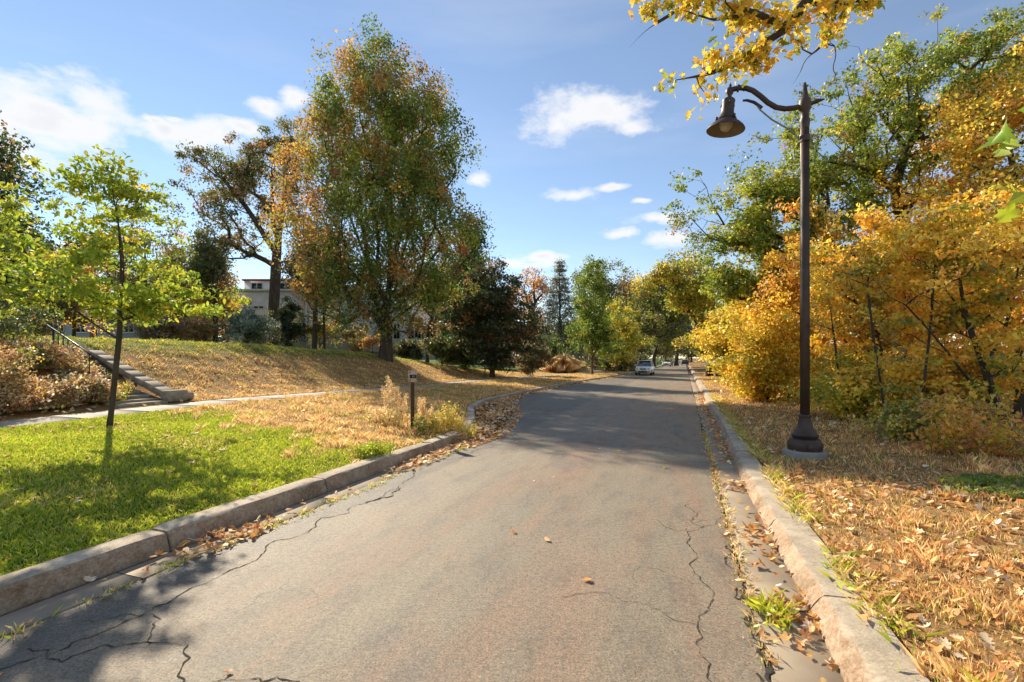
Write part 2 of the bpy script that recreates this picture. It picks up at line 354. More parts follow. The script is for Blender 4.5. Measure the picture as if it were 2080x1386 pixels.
def ground_mat():
    m, nt, out = new_mat('ground_cover')
    a = nt.nodes.new('ShaderNodeAttribute'); a.attribute_name = 'Col'
    sp = nt.nodes.new('ShaderNodeSeparateColor'); nt.links.new(a.outputs['Color'], sp.inputs[0])
    f = noise(nt, 1.7, 6, .65); f2 = noise(nt, 14., 5, .7)
    dry = ramp(nt, f2, [(.28, (.13, .075, .032)), (.5, (.27, .165, .068)), (.72, (.38, .25, .115))])
    grn = ramp(nt, f2, [(.3, (.035, .06, .008)), (.6, (.075, .115, .014)), (.8, (.13, .15, .03))])
    soil = ramp(nt, f2, [(.3, (.06, .042, .028)), (.7, (.14, .095, .058))])
    w = nt.nodes.new('ShaderNodeMath'); w.operation = 'ADD'; nt.links.new(sp.outputs[0], w.inputs[0]); nt.links.new(rng_map(nt, f, .3, .7, -.22, .22), w.inputs[1])
    col = mix(nt, rng_map(nt, w.outputs[0], .35, .65), dry, grn)
    col = mix(nt, sp.outputs[2], col, soil)
    bsdf(nt, out, col, .95, bump(nt, f2, .6, .04), .1); return m
MT['ground'] = ground_mat()
# ------------------------------------------------------------------ ground, road, kerbs, sidewalk
def build_ground():
    S = np.concatenate((np.arange(-40, -4, 3.), np.arange(-4, 32, .35), np.arange(32, 80, 1.2), np.geomspace(80, 1500, 26)))
    dl = np.array([1500, 700, 350, 200, 130, 90, 60, 45, 35, 28, 23, 19, 16, 14, 12.5, 11.5, 10.8] + list(np.arange(10.3, .9, -.4)) + [.86])
    rows = []
    rr = np.array([1.32] + list(np.arange(1.6, 6.2, .35)) + [7, 8, 9.5, 11, 13, 16, 20, 26, 35, 50, 80, 150, 300, 700, 1500])
    for s in S:
        m = sw(s); k = tk(s) - .30
        mid = k - 0.02 + (m + .76 - k) * np.linspace(1, 0, 24)
        rows.append(np.concatenate((m - dl, [m - .74, m + .74], mid, [k + .03, 1.28], rr)))
    T = np.array(rows); SS = np.repeat(S[:, None], T.shape[1], 1)
    X, Y = st2xy(SS, T); Z = hst(SS, T)
    V = np.stack((X, Y, Z), -1).reshape(-1, 3); n, k = T.shape
    i, j = np.meshgrid(np.arange(n - 1), np.arange(k - 1), indexing='ij'); i = i.ravel(); j = j.ravel()
    Fq = np.stack((i * k + j, i * k + j + 1, (i + 1) * k + j + 1, (i + 1) * k + j), 1)
    col = np.zeros((n, k, 3)); m = sw(S)[:, None]; lawn = lawn_mask(SS, T)
    col[..., 0] = np.where(lawn, 1.0, .12)
    top = (T < m - 4.2); col[..., 0] = np.where(top, .15 + .7 * sstep((m - 4.2 - T) / 3), col[..., 0])
    col[..., 0] = np.where((SS > 75) & (T < m + 8), .75, col[..., 0]); col[..., 0] = np.where((T > 9), .3, col[..., 0])
    col[..., 2] = np.where((T > 5.5), .55, 0)
    me = mesh_np('ground', V, [Fq], MT['ground'], col.reshape(-1, 3), smooth=True)
    tag(link('ground', me), 'grassy ground with a lawn strip, dry verge and bank', kind='structure')
def lawn_mask(s, t):
    m = sw(s); k = tk(s) - .3
    edge = 7.5 + (k - t) / 8.0 * 2.6 + .45 * np.sin(t * 2.1) + .3 * np.sin(t * 5.3 + s)
    return (t < k + .1) & (t > m + .6) & (s < edge)
build_ground()

def ribbon(name, S, tl, tr, z, mat, parent=None, cols=9):
    S = np.asarray(S, float); u = np.linspace(0, 1, cols)
    T = tl[:, None] + (tr - tl)[:, None] * u; SS = np.repeat(S[:, None], cols, 1)
    X, Y = st2xy(SS, T); V = np.stack((X, Y, np.full_like(X, z)), -1).reshape(-1, 3); n = len(S)
    i, j = np.meshgrid(np.arange(n - 1), np.arange(cols - 1), indexing='ij'); i = i.ravel(); j = j.ravel()
    return link(name, mesh_np(name, V, [np.stack((i * cols + j, i * cols + j + 1, (i + 1) * cols + j + 1, (i + 1) * cols + j), 1)], mat), parent)
RNG = np.random.default_rng(11)
S_ROAD = np.concatenate((np.arange(-12, 30, .08), np.arange(30, 80, .6), np.geomspace(80, 420, 20)))
def rough_line(S, amp, seed):
    r = np.random.default_rng(seed); y = np.zeros_like(S)
    for f, a in ((.35, 1), (.9, .7), (2.3, .5), (6.1, .35), (14., .22), (31., .14)): y += a * np.sin(S * f * (1 + .1 * r.random()) + r.random() * 6.3)
    return amp * y / 1.6
tl_road = np.where(S_ROAD < 9.5, -4.62, np.where(S_ROAD > 24, tk(S_ROAD) + .35, np.interp(S_ROAD, [9.5, 12, 16, 20, 24], [-4.62, -4.6, -5.7, -7.2, -8.1]))) + rough_line(S_ROAD, .045, 3)
tr_road = .47 + rough_line(S_ROAD, .032, 8)
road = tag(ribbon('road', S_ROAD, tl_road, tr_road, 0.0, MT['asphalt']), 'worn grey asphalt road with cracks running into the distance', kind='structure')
subbase = tag(ribbon('road_bed', np.concatenate((np.arange(-12, 60, 1.), np.geomspace(60, 420, 30))), np.interp(np.concatenate((np.arange(-12, 60, 1.), np.geomspace(60, 420, 30))), TKS[0], TKS[1]) - .05,
              np.full(72 + 30, .95), -.03, simple('road_bed_soil', (.10, .075, .05), (.05, .04, .028), 9., .95, .6, .02, .1)), 'dark crumbled soil showing beside the asphalt edge', kind='structure')

MT['crack'] = simple('crack_dark', (.085, .073, .058), (.045, .04, .034), 30., .95, .5, .01, .05)
def crack(pts, w, seed, name='crack'):
    """pts in (s, t); a jagged dark strip with a broken edge."""
    r = np.random.default_rng(seed); P = np.array(pts, float)
    for it in range(6):
        Q = [P[0]]
        for a, b in zip(P[:-1], P[1:]):
            d = b - a; L = np.hypot(*d); nrm = np.array((-d[1], d[0])) / (L + 1e-9)
            if L > .05: Q.append((a + b) / 2 + nrm * r.normal() * L * .12)
            Q.append(b)
        P = np.array(Q)
    n = len(P); d = np.gradient(P, axis=0); d /= np.linalg.norm(d, axis=1)[:, None] + 1e-9; nr = np.stack((-d[:, 1], d[:, 0]), 1)
    wd = np.minimum(w, .06) * .26 * (.35 + .9 * r.random(n)) + (np.maximum(0, w - .06) * .8) * r.random(n) ** 2 * np.minimum(1, np.minimum(np.arange(n), np.arange(n)[::-1]) / 6 + .15)
    wd *= np.where(np.sin(np.arange(n) * .21 + seed) > -.9, 1, .4)
    A = P + nr * wd[:, None] * .5; B_ = P - nr * wd[:, None] * .5
    Q = np.empty((2 * n, 2)); Q[0::2] = A; Q[1::2] = B_
    x, y = st2xy(Q[:, 0], Q[:, 1]); i = np.arange(n - 1)
    link(name, mesh_np(name, np.stack((x, y, np.full(2 * n, .004)), 1), [np.stack((2 * i, 2 * i + 1, 2 * i + 3, 2 * i + 2), 1)], MT['crack']), road)
crack([(-3, -4.35), (1.5, -4.22), (4, -4.2), (6.3, -4.12), (9, -4.2), (12.5, -4.3)], .05, 1)
crack([(5.6, -4.15), (5.9, -4.0), (6.4, -4.1)], .12, 2)
crack([(2.0, -4.25), (2.3, -3.6), (2.15, -3.0), (2.35, -2.4), (2.1, -1.6), (1.2, -1.2)], .045, 3)
crack([(2.35, -4.3), (2.6, -3.9), (2.3, -3.5)], .03, 4)
crack([(11.0, -4.4), (11.15, -3), (10.9, -1.4), (11.0, -.2), (10.8, .45)], .055, 5)
crack([(11.2, -3.1), (11.5, -2.2), (11.25, -1.2), (11.1, -.2)], .04, 6)
crack([(0.2, .28), (1.6, .2), (2.6, .24), (3.4, .16), (4.3, .22), (5.2, .12), (6.1, .2), (7.2, .1)], .035, 7)
crack([(3.95, -.95), (4.05, -.5), (3.9, -.1), (3.75, .2)], .022, 8)
crack([(4.75, -.35), (4.6, 0.), (4.55, .2)], .018, 9); crack([(4.4, -.4), (4.75, -.4)], .014, 10)
crack([(2.4, -.4), (2.5, -.1), (2.6, .22)], .014, 12); crack([(6.2, -.3), (5.9, 0), (6.1, .2), (6.6, .42)], .025, 13)
crack([(3.2, -4.6), (3.5, -4.3)], .02, 14); crack([(8.5, -4.2), (9.6, -3.4), (11, -2.7)], .02, 15)
crack([(14, -5.2), (14.4, -3.8), (14.1, -2.2), (14.6, .3)], .03, 16); crack([(16, -5.8), (16.6, -4.6), (16.2, -3.4), (17, -2)], .12, 17)
crack([(18.3, -6.5), (18.0, -5.0), (18.8, -3.6)], .11, 18); crack([(19.5, -6.8), (20.2, -5.5), (19.8, -4.0), (20.4, -2.4), (20, .2)], .07, 19)
crack([(26, -7.8), (26.5, -5), (26, -2), (26.3, .4)], .06, 20); crack([(11, -.6), (16, -.5), (22, -.62), (30, -.55)], .03, 21)
crack([(6.5, -2.1), (7.0, -1.9), (7.4, -1.6)], .012, 22); crack([(4.4, -2.6), (4.3, -2.2)], .01, 23)
# crumbled right edge of the asphalt
for k_, (a, b, w) in enumerate(((.2, 2.4, .07), (2.2, 3.4, .09), (3.2, 4.6, .11), (4.4, 5.6, .08))):
    crack([(a, .44), ((a + b) / 2, .46), (b, .43)], w, 30 + k_)

def kerb_run(name, label, joints, tfun, prof, seed):
    """prof: (offset away from the road, z); one stone between each two joints."""
    root = tag(empty(name, (0, 0, 0)), label, kind='structure'); r = np.random.default_rng(seed)
    for a, b in zip(joints[:-1], joints[1:]):
        n = max(3, int((b - a) / (.12 if a < 14 else .5))); S = np.linspace(a + .008, b - .008, n)
        dz, dt = r.normal() * .008, r.normal() * .008; tilt = r.normal() * .004
        V = []; wave = rough_line(S, 1, abs(int(a * 10)) + seed)
        for i, s in enumerate(S):
            t0 = tfun(s) + dt; e = 1.0 if 0 < i < n - 1 else .75
            for kk, (o, z, jit) in enumerate(prof):
                V.append((s, t0 + o + jit * (wave[i] * .5 + r.normal() * .5), (z + dz + tilt * (s - a)) * (1 if z < .05 else (e + (1 - e) * .7)) + jit * r.normal() * .6))
        V = np.array(V); x, y = st2xy(V[:, 0], V[:, 1]); k = len(prof)
        i, j = np.meshgrid(np.arange(n - 1), np.arange(k - 1), indexing='ij'); i = i.ravel(); j = j.ravel()
        Fq = np.stack((i * k + j, i * k + j + 1, (i + 1) * k + j + 1, (i + 1) * k + j), 1)
        me = mesh_np('kerb_stone', np.stack((x, y, V[:, 2]), 1), [Fq, np.array([list(range(k))]), np.array([list(range((n - 1) * k, n * k))[::-1]])], MT['kerb'], smooth=True)
        me.set_sharp_from_angle(angle=math.radians(28))
        link('kerb_stone', me, root)
    return root
PL = [(0, -.1, 0), (0, .0, .002), (-.025, .09, .005), (-.035, .15, .006), (-.06, .178, .004), (-.10, .186, .002), (-.2, .187, .001), (-.30, .186, .002), (-.305, .05, 0), (-.305, -.1, 0)]
kerb_run('left_kerb', 'raised concrete kerb along the lawn on the left of the road', [-8, -5.5, -3, -.8, 1.4, 3.55, 5.9, 7.7, 9.2, 10.8], tk, PL, 4)
PL2 = [(o, z * (.75 if z > .02 else 1), j) for o, z, j in PL]
kerb_run('far_left_kerb', 'lower concrete kerb curving back along the far boulevard', [11.6, 13.4, 15.2, 17.3, 19.6, 22, 25, 28, 31, 34, 37, 40, 44, 48, 52, 57, 62, 68, 75, 85, 100, 120, 150], tk, PL2, 9)
PR = [(0, -.1, 0), (0, .0, .004), (.035, .06, .014), (.07, .11, .015), (.10, .140, .011), (.14, .148, .005), (.25, .150, .002), (.38, .150, .003), (.385, .05, 0), (.385, -.1, 0)]
PR = [(o, z, j) for o, z, j in PR]
def kerb_r(s): return .90 + .03 * math.sin(s * .5) * (s < 30)
rk = kerb_run('right_kerb', 'chipped concrete kerb along the leaf strewn verge on the right', [-8, -4, -1.2, 1.6, 4.35, 6.3, 8.4, 10.6, 11.6, 12.7, 13.6, 15.5, 17.5, 20, 23, 26, 29, 32, 36, 40, 45, 50, 56, 62, 70, 80, 95, 120, 160], kerb_r, PR, 21)
for o in rk.children:      # normals face out on the mirrored side
    o.data.flip_normals()

def slab_run(name, label, joints, ta, tb, zf, mat, seed, piece, thick=.08):
    root = tag(empty(name, (0, 0, 0)), label, kind='structure'); r = np.random.default_rng(seed)
    for a, b in zip(joints[:-1], joints[1:]):
        n = max(2, int((b - a) / .5) + 1); S = np.linspace(a + .006, b - .006, n); dz = r.normal() * .005
        V = []
        for s in S:
            z = float(zf(s)) + dz
            for t, zz in ((ta(s), z - thick), (ta(s), z - .008), (ta(s) + .01, z), (tb(s) - .01, z), (tb(s), z - .008), (tb(s), z - thick)): V.append((s, t, zz))
        V = np.array(V); x, y = st2xy(V[:, 0], V[:, 1]); k = 6
        i, j = np.meshgrid(np.arange(n - 1), np.arange(k - 1), indexing='ij'); i = i.ravel(); j = j.ravel()
        link(piece, mesh_np(piece, np.stack((x, y, V[:, 2]), 1), [np.stack((i * k + j, i * k + j + 1, (i + 1) * k + j + 1, (i + 1) * k + j), 1), np.array([[0, 1, 2, 3, 4, 5]]), np.array([[5, 4, 3, 2, 1, 0]]) + (n - 1) * k], mat), root)
MT['gutter'] = simple('gutter_concrete', (.38, .31, .22), (.25, .2, .145), 1.6, .88, .4, .006, .3)
slab_run('left_gutter', 'narrow concrete gutter strip below the left kerb', [-8, -5, -2, .5, 3, 5.6, 8, 10.4], lambda s: -4.995 + 0 * s, lambda s: -4.64, lambda s: -.002, MT['gutter'], 3, 'gutter_slab')
slab_run('right_gutter', 'narrow concrete gutter strip below the right kerb', [-8, -4, -1.2, 1.6, 4.35, 8.4, 12.7, 17, 21, 26, 31, 36, 42, 50, 60], lambda s: .505, lambda s: .945, lambda s: -.004, MT['gutter'], 5, 'gutter_slab')
MT['walk'] = simple('walk_concrete', (.46, .42, .37), (.36, .33, .29), 1.3, .9, .3, .005, .2)
slab_run('sidewalk', 'pale concrete sidewalk between the boulevard and the bank', list(np.arange(-3, 40, 1.5)) + list(np.arange(40.5, 90, 3)), lambda s: sw(s) - .75, lambda s: sw(s) + .75, zsw, MT['walk'], 7, 'paving_slab')

# ------------------------------------------------------------------ stairs and handrail on the bank
def stairs():
    s0, s1 = 9.25, 10.65
    x0, y0 = st2xy(9.95, -15.2); root = empty('stone_stairs', (x0, y0, gz(x0, y0)))
    tag(root, 'overgrown stone steps climbing the bank beside a sloping cheek wall', 'stairs')
    r = random.Random(4); rz = math.atan2(NV[1], NV[0])
    def loc(s, t, z): x, y = st2xy(s, t); return (x - x0, y - y0, z - root.location.z)
    n = 11
    for k in range(n):
        t = -15.5 - k * .42; z = float(hst(9.95, t)) + .03
        MB().box(loc(9.95 + r.uniform(-.02, .02), t, z - .02), (.46, 1.42, .15), rz + r.uniform(-.02, .02), .02, ry=r.uniform(-.02, .02)).build('step', MT['stone'], root)
    cw = None
    m = MB(); pts = []
    for k in range(8):
        t0, t1 = -15.7 - k * .47, -15.7 - (k + 1) * .47
        z0, z1 = .92 + k * .173, .92 + (k + 1) * .173
        ang = math.atan2(z1 - z0, .47)
        MB().box(loc(10.98 + r.uniform(-.02, .02), (t0 + t1) / 2, (z0 + z1) / 2 - .13 + r.uniform(-.015, .015)), (.50, .44 + r.uniform(-.03, .03), .20), rz + r.uniform(-.03, .03), .015, ry=ang + r.uniform(-.03, .03)).build('cheek_stone', MT['stone'], root)
    MB().box(loc(10.95, -15.42, .78), (.42, .62, .36), rz, .03).build('cheek_stone', MT['stone'], root)
    MB().box(loc(11.35, -15.5, .74), (.35, .4, .24), rz + .1, .03).build('cheek_stone', MT['stone'], root)
stairs()
def handrail():
    x0, y0 = st2xy(9.75, -16.6); root = empty('stair_handrail', (x0, y0, gz(x0, y0)))
    tag(root, 'thin black metal handrail sloping beside the stone steps', 'handrail')
    def loc(t, z): x, y = st2xy(9.75, t); return (x - x0, y - y0, z - root.location.z)
    MB().tube([loc(-16.4, 1.62), loc(-18, 2.36), loc(-19.75, 3.12)], .022, 8).build('rail', MT['rail'], root)
    for k, t in enumerate((-16.7, -17.5, -18.3, -18.55, -18.8, -19.05, -19.3)):
        zt = 1.62 + (-16.4 - t) * .447; zb = float(hst(9.75, t)) - .05
        MB().tube([loc(t, zb), loc(t, zt - .01)], .018 if k < 6 else .03, 6).build('baluster', MT['rail'], root)
handrail()
# ------------------------------------------------------------------ street lamp
def street_lamp():
    b = Vector((5.50, 9.06, 0)); b.z = gz(b.x, b.y)
    root = empty('street_lamp', b); tag(root, 'tall dark brown fluted street lamp with curved arm beside the right kerb', 'street lamp', 'street lamps along the road')
    g0 = b.z
    MB().lathe([(.36, -.12), (.375, .06), (.37, .10), (.345, .118)], 28).build('concrete_footing', MT['footing'], root, smooth=True)
    MB().lathe([(.29, .118), (.295, .20), (.292, .25), (.27, .275), (.262, .30), (.25, .325), (.20, .345)], 32).build('base_drum', MT['iron'], root, smooth=True)
    MB().lathe([(.2, .345), (.225, .375), (.228, .40), (.205, .425), (.190, .445), (.165, .49, .05), (.135, .55, .06), (.112, .63, .06), (.100, .70, .05), (.097, .725), (.11, .735), (.112, .76), (.1, .775), (.085, .785)], 48).build('bell_base', MT['iron'], root, smooth=True)
    MB().lathe([(.082, .78, .16), (.081, 3.0, .16), (.073, 6.33, .16)], 32).build('fluted_post', MT['iron'], root)
    MB().box((-.05, -.292, .2), (.16, .02, .10), .17, .004).build('access_door', MT['iron'], root)
    for a in range(4): MB().lathe([(.022, .1), (.022, .135), (.012, .145)], 6, (.325 * math.cos(a * 1.571 + .5), .325 * math.sin(a * 1.571 + .5), 0)).build('anchor_bolt', MT['wire'], root)
    z = lambda w: w - g0
    MB().lathe([(.078, z(6.05)), (.088, z(6.06)), (.088, z(6.16)), (.078, z(6.17))], 24).build('clamp_collar', MT['iron'], root, smooth=True)
    MB().lathe([(.07, z(6.30)), (.086, z(6.42)), (.09, z(6.46)), (.07, z(6.50)), (.072, z(6.62)), (.10, z(6.66)), (.112, z(6.75)), (.10, z(6.84)), (.07, z(6.88)), (.06, z(6.9))], 24).build('hub', MT['iron'], root, smooth=True)
    f = MB()
    for a in range(4):
        c, s = math.cos(a * math.pi / 2 + .4), math.sin(a * math.pi / 2 + .4)
        f.tube([(c * .045, s * .045, z(6.88)), (c * .03, s * .03, z(7.0)), (c * .012, s * .012, z(7.17))], [.026, .02, .008], 6)
    f.build('finial', MT['iron'], root, smooth=True)
    u = Vector((-NV[0], -NV[1], 0))        # over the road
    def P(l, zz): return tuple(u * l + Vector((0, 0, z(zz))))
    MB().tube([P(-.02, 6.76), P(-.12, 6.76), P(-.2, 6.79), P(-.32, 6.80)], [.05, .036, .04, .012], 10).build('tail_spur', MT['iron'], root, smooth=True)
    ctl = [(.0, 6.74), (.18, 6.72), (.33, 6.73), (.48, 6.785), (.62, 6.90), (.75, 7.05), (.88, 7.18), (1.0, 7.25), (1.12, 7.28), (1.24, 7.27)]
    MB().tube([P(l, zz) for l, zz in ctl], [.048] * 10, 12).build('arm', MT['iron'], root, smooth=True)
    br = MB(); br.tube([P(.10, 6.1), P(.16, 6.22), P(.3, 6.36), P(.55, 6.56), P(.75, 6.78), P(.84, 6.93)], .016, 8)
    br.build('brace_conduit', MT['wire'], root, smooth=True)
    MB().tube([P(.72, 6.82), P(.86, 6.95), P(.98, 7.01), P(1.06, 7.02)], [.03, .03, .026, .02], 8).build('arm_scroll', MT['iron'], root, smooth=True)
    co = MB()
    for l in (1.03, 1.14): co.tube([P(l - .018, 7.27), P(l + .018, 7.275)], .07, 12)
    co.build('arm_coupling', MT['iron'], root, smooth=True)
    # head
    hx = u * 1.29; head = empty('lamp_head', (hx.x, hx.y, z(7.26)), 0); head.parent = root
    tl = math.radians(5.5); head.rotation_euler = (tl * .3, tl, 0)
    MB().lathe([(.0, .16), (.014, .12), (.03, .10), (.02, .07), (.05, .05), (.078, .0), (.07, -.06), (.045, -.10), (.045, -.13)][::-1], 20).build('swivel', MT['iron'], head, smooth=True)
    MB().lathe([(.05, -.13), (.085, -.16), (.118, -.19), (.122, -.22), (.115, -.24), (.118, -.40), (.125, -.45), (.16, -.52), (.185, -.57), (.17, -.60)][::-1], 28).build('housing', MT['iron'], head, smooth=True)
    for a in (0.3, 2.4, 4.5):
        MB().box((.125 * math.cos(a), .125 * math.sin(a), -.27), (.05, .03, .05), a, .006).build('latch', MT['iron'], head)
        MB().box((.19 * math.cos(a + .6), .19 * math.sin(a + .6), -.56), (.04, .04, .07), a, .006).build('latch', MT['iron'], head)
    MB().lathe([(.16, -.59), (.21, -.62), (.27, -.665), (.325, -.72), (.352, -.76), (.355, -.775), (.345, -.775)][::-1], 40, cap=False).build('shade', MT['iron'], head, smooth=True)
    MB().lathe([(.15, -.605), (.2, -.635), (.26, -.68), (.315, -.73), (.343, -.772)], 40, cap=False).build('shade_lining', MT['shade_in'], head, smooth=True)
    MB().lathe([(.0, -.80), (.05, -.79), (.09, -.76), (.125, -.70), (.14, -.63), (.13, -.6)], 24).build('globe', MT['lamp_glass'], head, smooth=True)
    for (s, t, lab) in ((100, -6.6, 'dark street lamp standing behind the oncoming white car'), (135, -6.9, 'small far street lamp between the two white parked cars')):
        c = copy_tree(root); x, y = st2xy(s, t); c.location = (x, y, gz(x, y)); c.rotation_euler.z = math.pi; c['label'] = lab
street_lamp()

# ------------------------------------------------------------------ small post with a numbered plate
def sign_post():
    p = ground(838, 12.0); root = empty('sign_post', p, .10); tag(root, 'short brown wooden post with a cream plate and black band among weeds', 'sign')
    MB().box((0, 0, .62), (.085, .085, 1.36), 0, .008).build('post', MT['post_wood'], root)
    pl = MB().box((.005, -.055, 1.345), (.205, .016, .285), 0, .004).build('plate', MT['cream'], root)
    MB().box((.02, -.066, 1.345), (.165, .006, .085), 0).build('black_band', MT['black'], root)
    n = MB()
    for dx in (.01, .045): n.box((dx, -.0695, 1.345), (.012, .003, .04)); n.box((dx + .012, -.0695, 1.36), (.014, .003, .008))
    n.build('band_mark', MT['cream'], root)
    for zz in (1.245, 1.445): MB().lathe([(.016, 0), (.016, .006), (.008, .012)], 10, (0, 0, 0)).build('bolt', MT['post_wood'], root, (-.055, -.063, zz)).rotation_euler = (math.pi / 2, 0, 0)
sign_post()

# ------------------------------------------------------------------ cars (front at +x)
def car(label, s, t, heading, paint, suv=True, group='cars on the road'):
    x, y = st2xy(s, t); root = empty('car', (x, y, 0.0), heading); tag(root, label, 'car', group)
    H = 1.70 if suv else 1.46; bz = 1.06 if suv else .92; L = 2.32
    X = [-L, -L + .12, -1.75, -.7, .45, 1.0, 1.75, 2.1, L - .03, L]
    ZT = [bz - .18, bz - .02, bz, bz, bz - .01, bz - .03, bz - .12, bz - .22, bz - .36, bz - .5]
    W = [.78, .88, .915, .92, .92, .915, .895, .85, .74, .66]; ZB = [.42, .32, .27, .25, .25, .25, .26, .28, .34, .42]
    V = []; n = 12
    for a, zt, w, zb in zip(X, ZT, W, ZB):
        ring = [(-w * .86, zb), (-w * .97, zb + .10), (-w, zb + (zt - zb) * .45), (-w * .99, zt - .10), (-w * .93, zt - .02), (-w * .6, zt + .015)]
        V += [(a, yy, zz) for yy, zz in ring] + [(a, -yy, zz) for yy, zz in ring[::-1]]
    Fc = []
    for k in range(len(X) - 1):
        for i in range(n): j = (i + 1) % n; Fc.append((k * n + i, (k + 1) * n + i, (k + 1) * n + j, k * n + j))
    Fc += [tuple(range(n)), tuple(range((len(X) - 1) * n + n - 1, (len(X) - 1) * n - 1, -1))]
    body = MB().add(V, Fc).build('body', paint, root, smooth=True)
    # cabin: roof shell over glass
    xb0, xb1, xt0, xt1 = (-2.12, 1.02, -1.85, .12) if suv else (-1.7, .95, -1.05, .0)
    def cab(inset, z0, z1, w0, w1, sh=0.0):
        m = MB(); yy = w0 - inset; y2 = w1 - inset
        m.add([(xb0 + inset, -yy, z0), (xb1 - inset, -yy, z0), (xb1 - inset, yy, z0), (xb0 + inset, yy, z0), (xt0 + inset, -y2, z1), (xt1 - inset, -y2, z1), (xt1 - inset, y2, z1), (xt0 + inset, y2, z1)],
              [(0, 1, 5, 4), (1, 2, 6, 5), (2, 3, 7, 6), (3, 0, 4, 7), (4, 5, 6, 7)]); return m
    cab(0, bz - .03, H - .06, .84, .66).build('glasshouse', MT['glass'], root)
    rf = MB(); rf.add([(xt0 - .04, -.67, H - .065), (xt1 + .06, -.67, H - .065), (xt1 + .06, .67, H - .065), (xt0 - .04, .67, H - .065), (xt0 + .1, -.56, H), (xt1 - .2, -.56, H), (xt1 - .2, .56, H), (xt0 + .1, .56, H)],
                      [(0, 1, 5, 4), (1, 2, 6, 5), (2, 3, 7, 6), (3, 0, 4, 7), (4, 5, 6, 7), (3, 2, 1, 0)]); rf.build('roof', paint, root, smooth=True)
    for sgn in (-1, 1):
        for xa, xc in ((xb1, xt1), (-.35, -.4), (xb0 + .05, xt0)):
            MB().tube([(xa, sgn * .845, bz - .04), (xc, sgn * .665, H - .06)], .035, 6).build('pillar', paint, root)
        MB().box((.82, sgn * 1.0, bz + .08), (.12, .2, .15), 0, .03).build('mirror', paint, root)
        MB().box((2.12, sgn * .64, bz - .30), (.28, .34, .13), sgn * -.35, .03).build('headlight', MT['chrome'], root)
        MB().box((2.2, sgn * .62, .46), (.2, .26, .10), sgn * -.3, .02).build('fog_light', MT['black'], root)
        for wx in (-1.38, 1.42):
            w = MB().lathe([(.2, -.11), (.33, -.11), (.355, -.07), (.355, .07), (.33, .11), (.2, .11)], 24).build('wheel', MT['tyre'], root, (wx, sgn * .82, .355)); w.rotation_euler = (math.pi / 2, 0, 0)
            MB().lathe([(.21, -.118), (.21, .118)], 16).build('rim', MT['chrome'], w)
    MB().box((2.285, 0, bz - .34), (.08, .70, .16), 0, .03).build('grille', MT['black'], root)
    MB().box((2.33, 0, bz - .34), (.02, .15, .11), 0, .008).build('badge', MT['chrome'], root)
    MB().box((2.27, 0, .42), (.12, 1.0, .14), 0, .03).build('lower_intake', MT['black'], root)
    MB().box((2.345, 0, .56), (.012, .32, .14), 0).build('number_plate', MT['frame'], root)
    return root
HD = math.atan2(-D[1], -D[0])
car('white car facing the camera, nearest on the left of the road', 58.6, -4.35, HD - .03, MT['car_white'])
car('white car parked farther up the road on the left', 118, -3.9, HD, MT['car_white'])
car('dark red car parked right behind the farther white car', 128, -3.7, HD, MT['car_red'], False)
car('dark car parked on the right far down the road', 140, .2, HD + math.pi, MT['car_dark'], False)
def dark_bin():
    x, y = st2xy(50.5, 2.3); root = empty('utility_cabinet', (x, y, gz(x, y)), .3); tag(root, 'black upright cabinet standing on the right verge before the yellow bushes', 'cabinet')
    MB().box((0, 0, .85), (.55, .5, 1.7), 0, .03).build('cabinet_body', MT['black'], root)
    MB().box((0, 0, 1.74), (.62, .57, .08), 0, .03).build('lid', MT['black'], root)
    MB().box((0, -.262, .85), (.44, .03, 1.4), 0, .01).build('door', MT['rail'], root)
dark_bin()

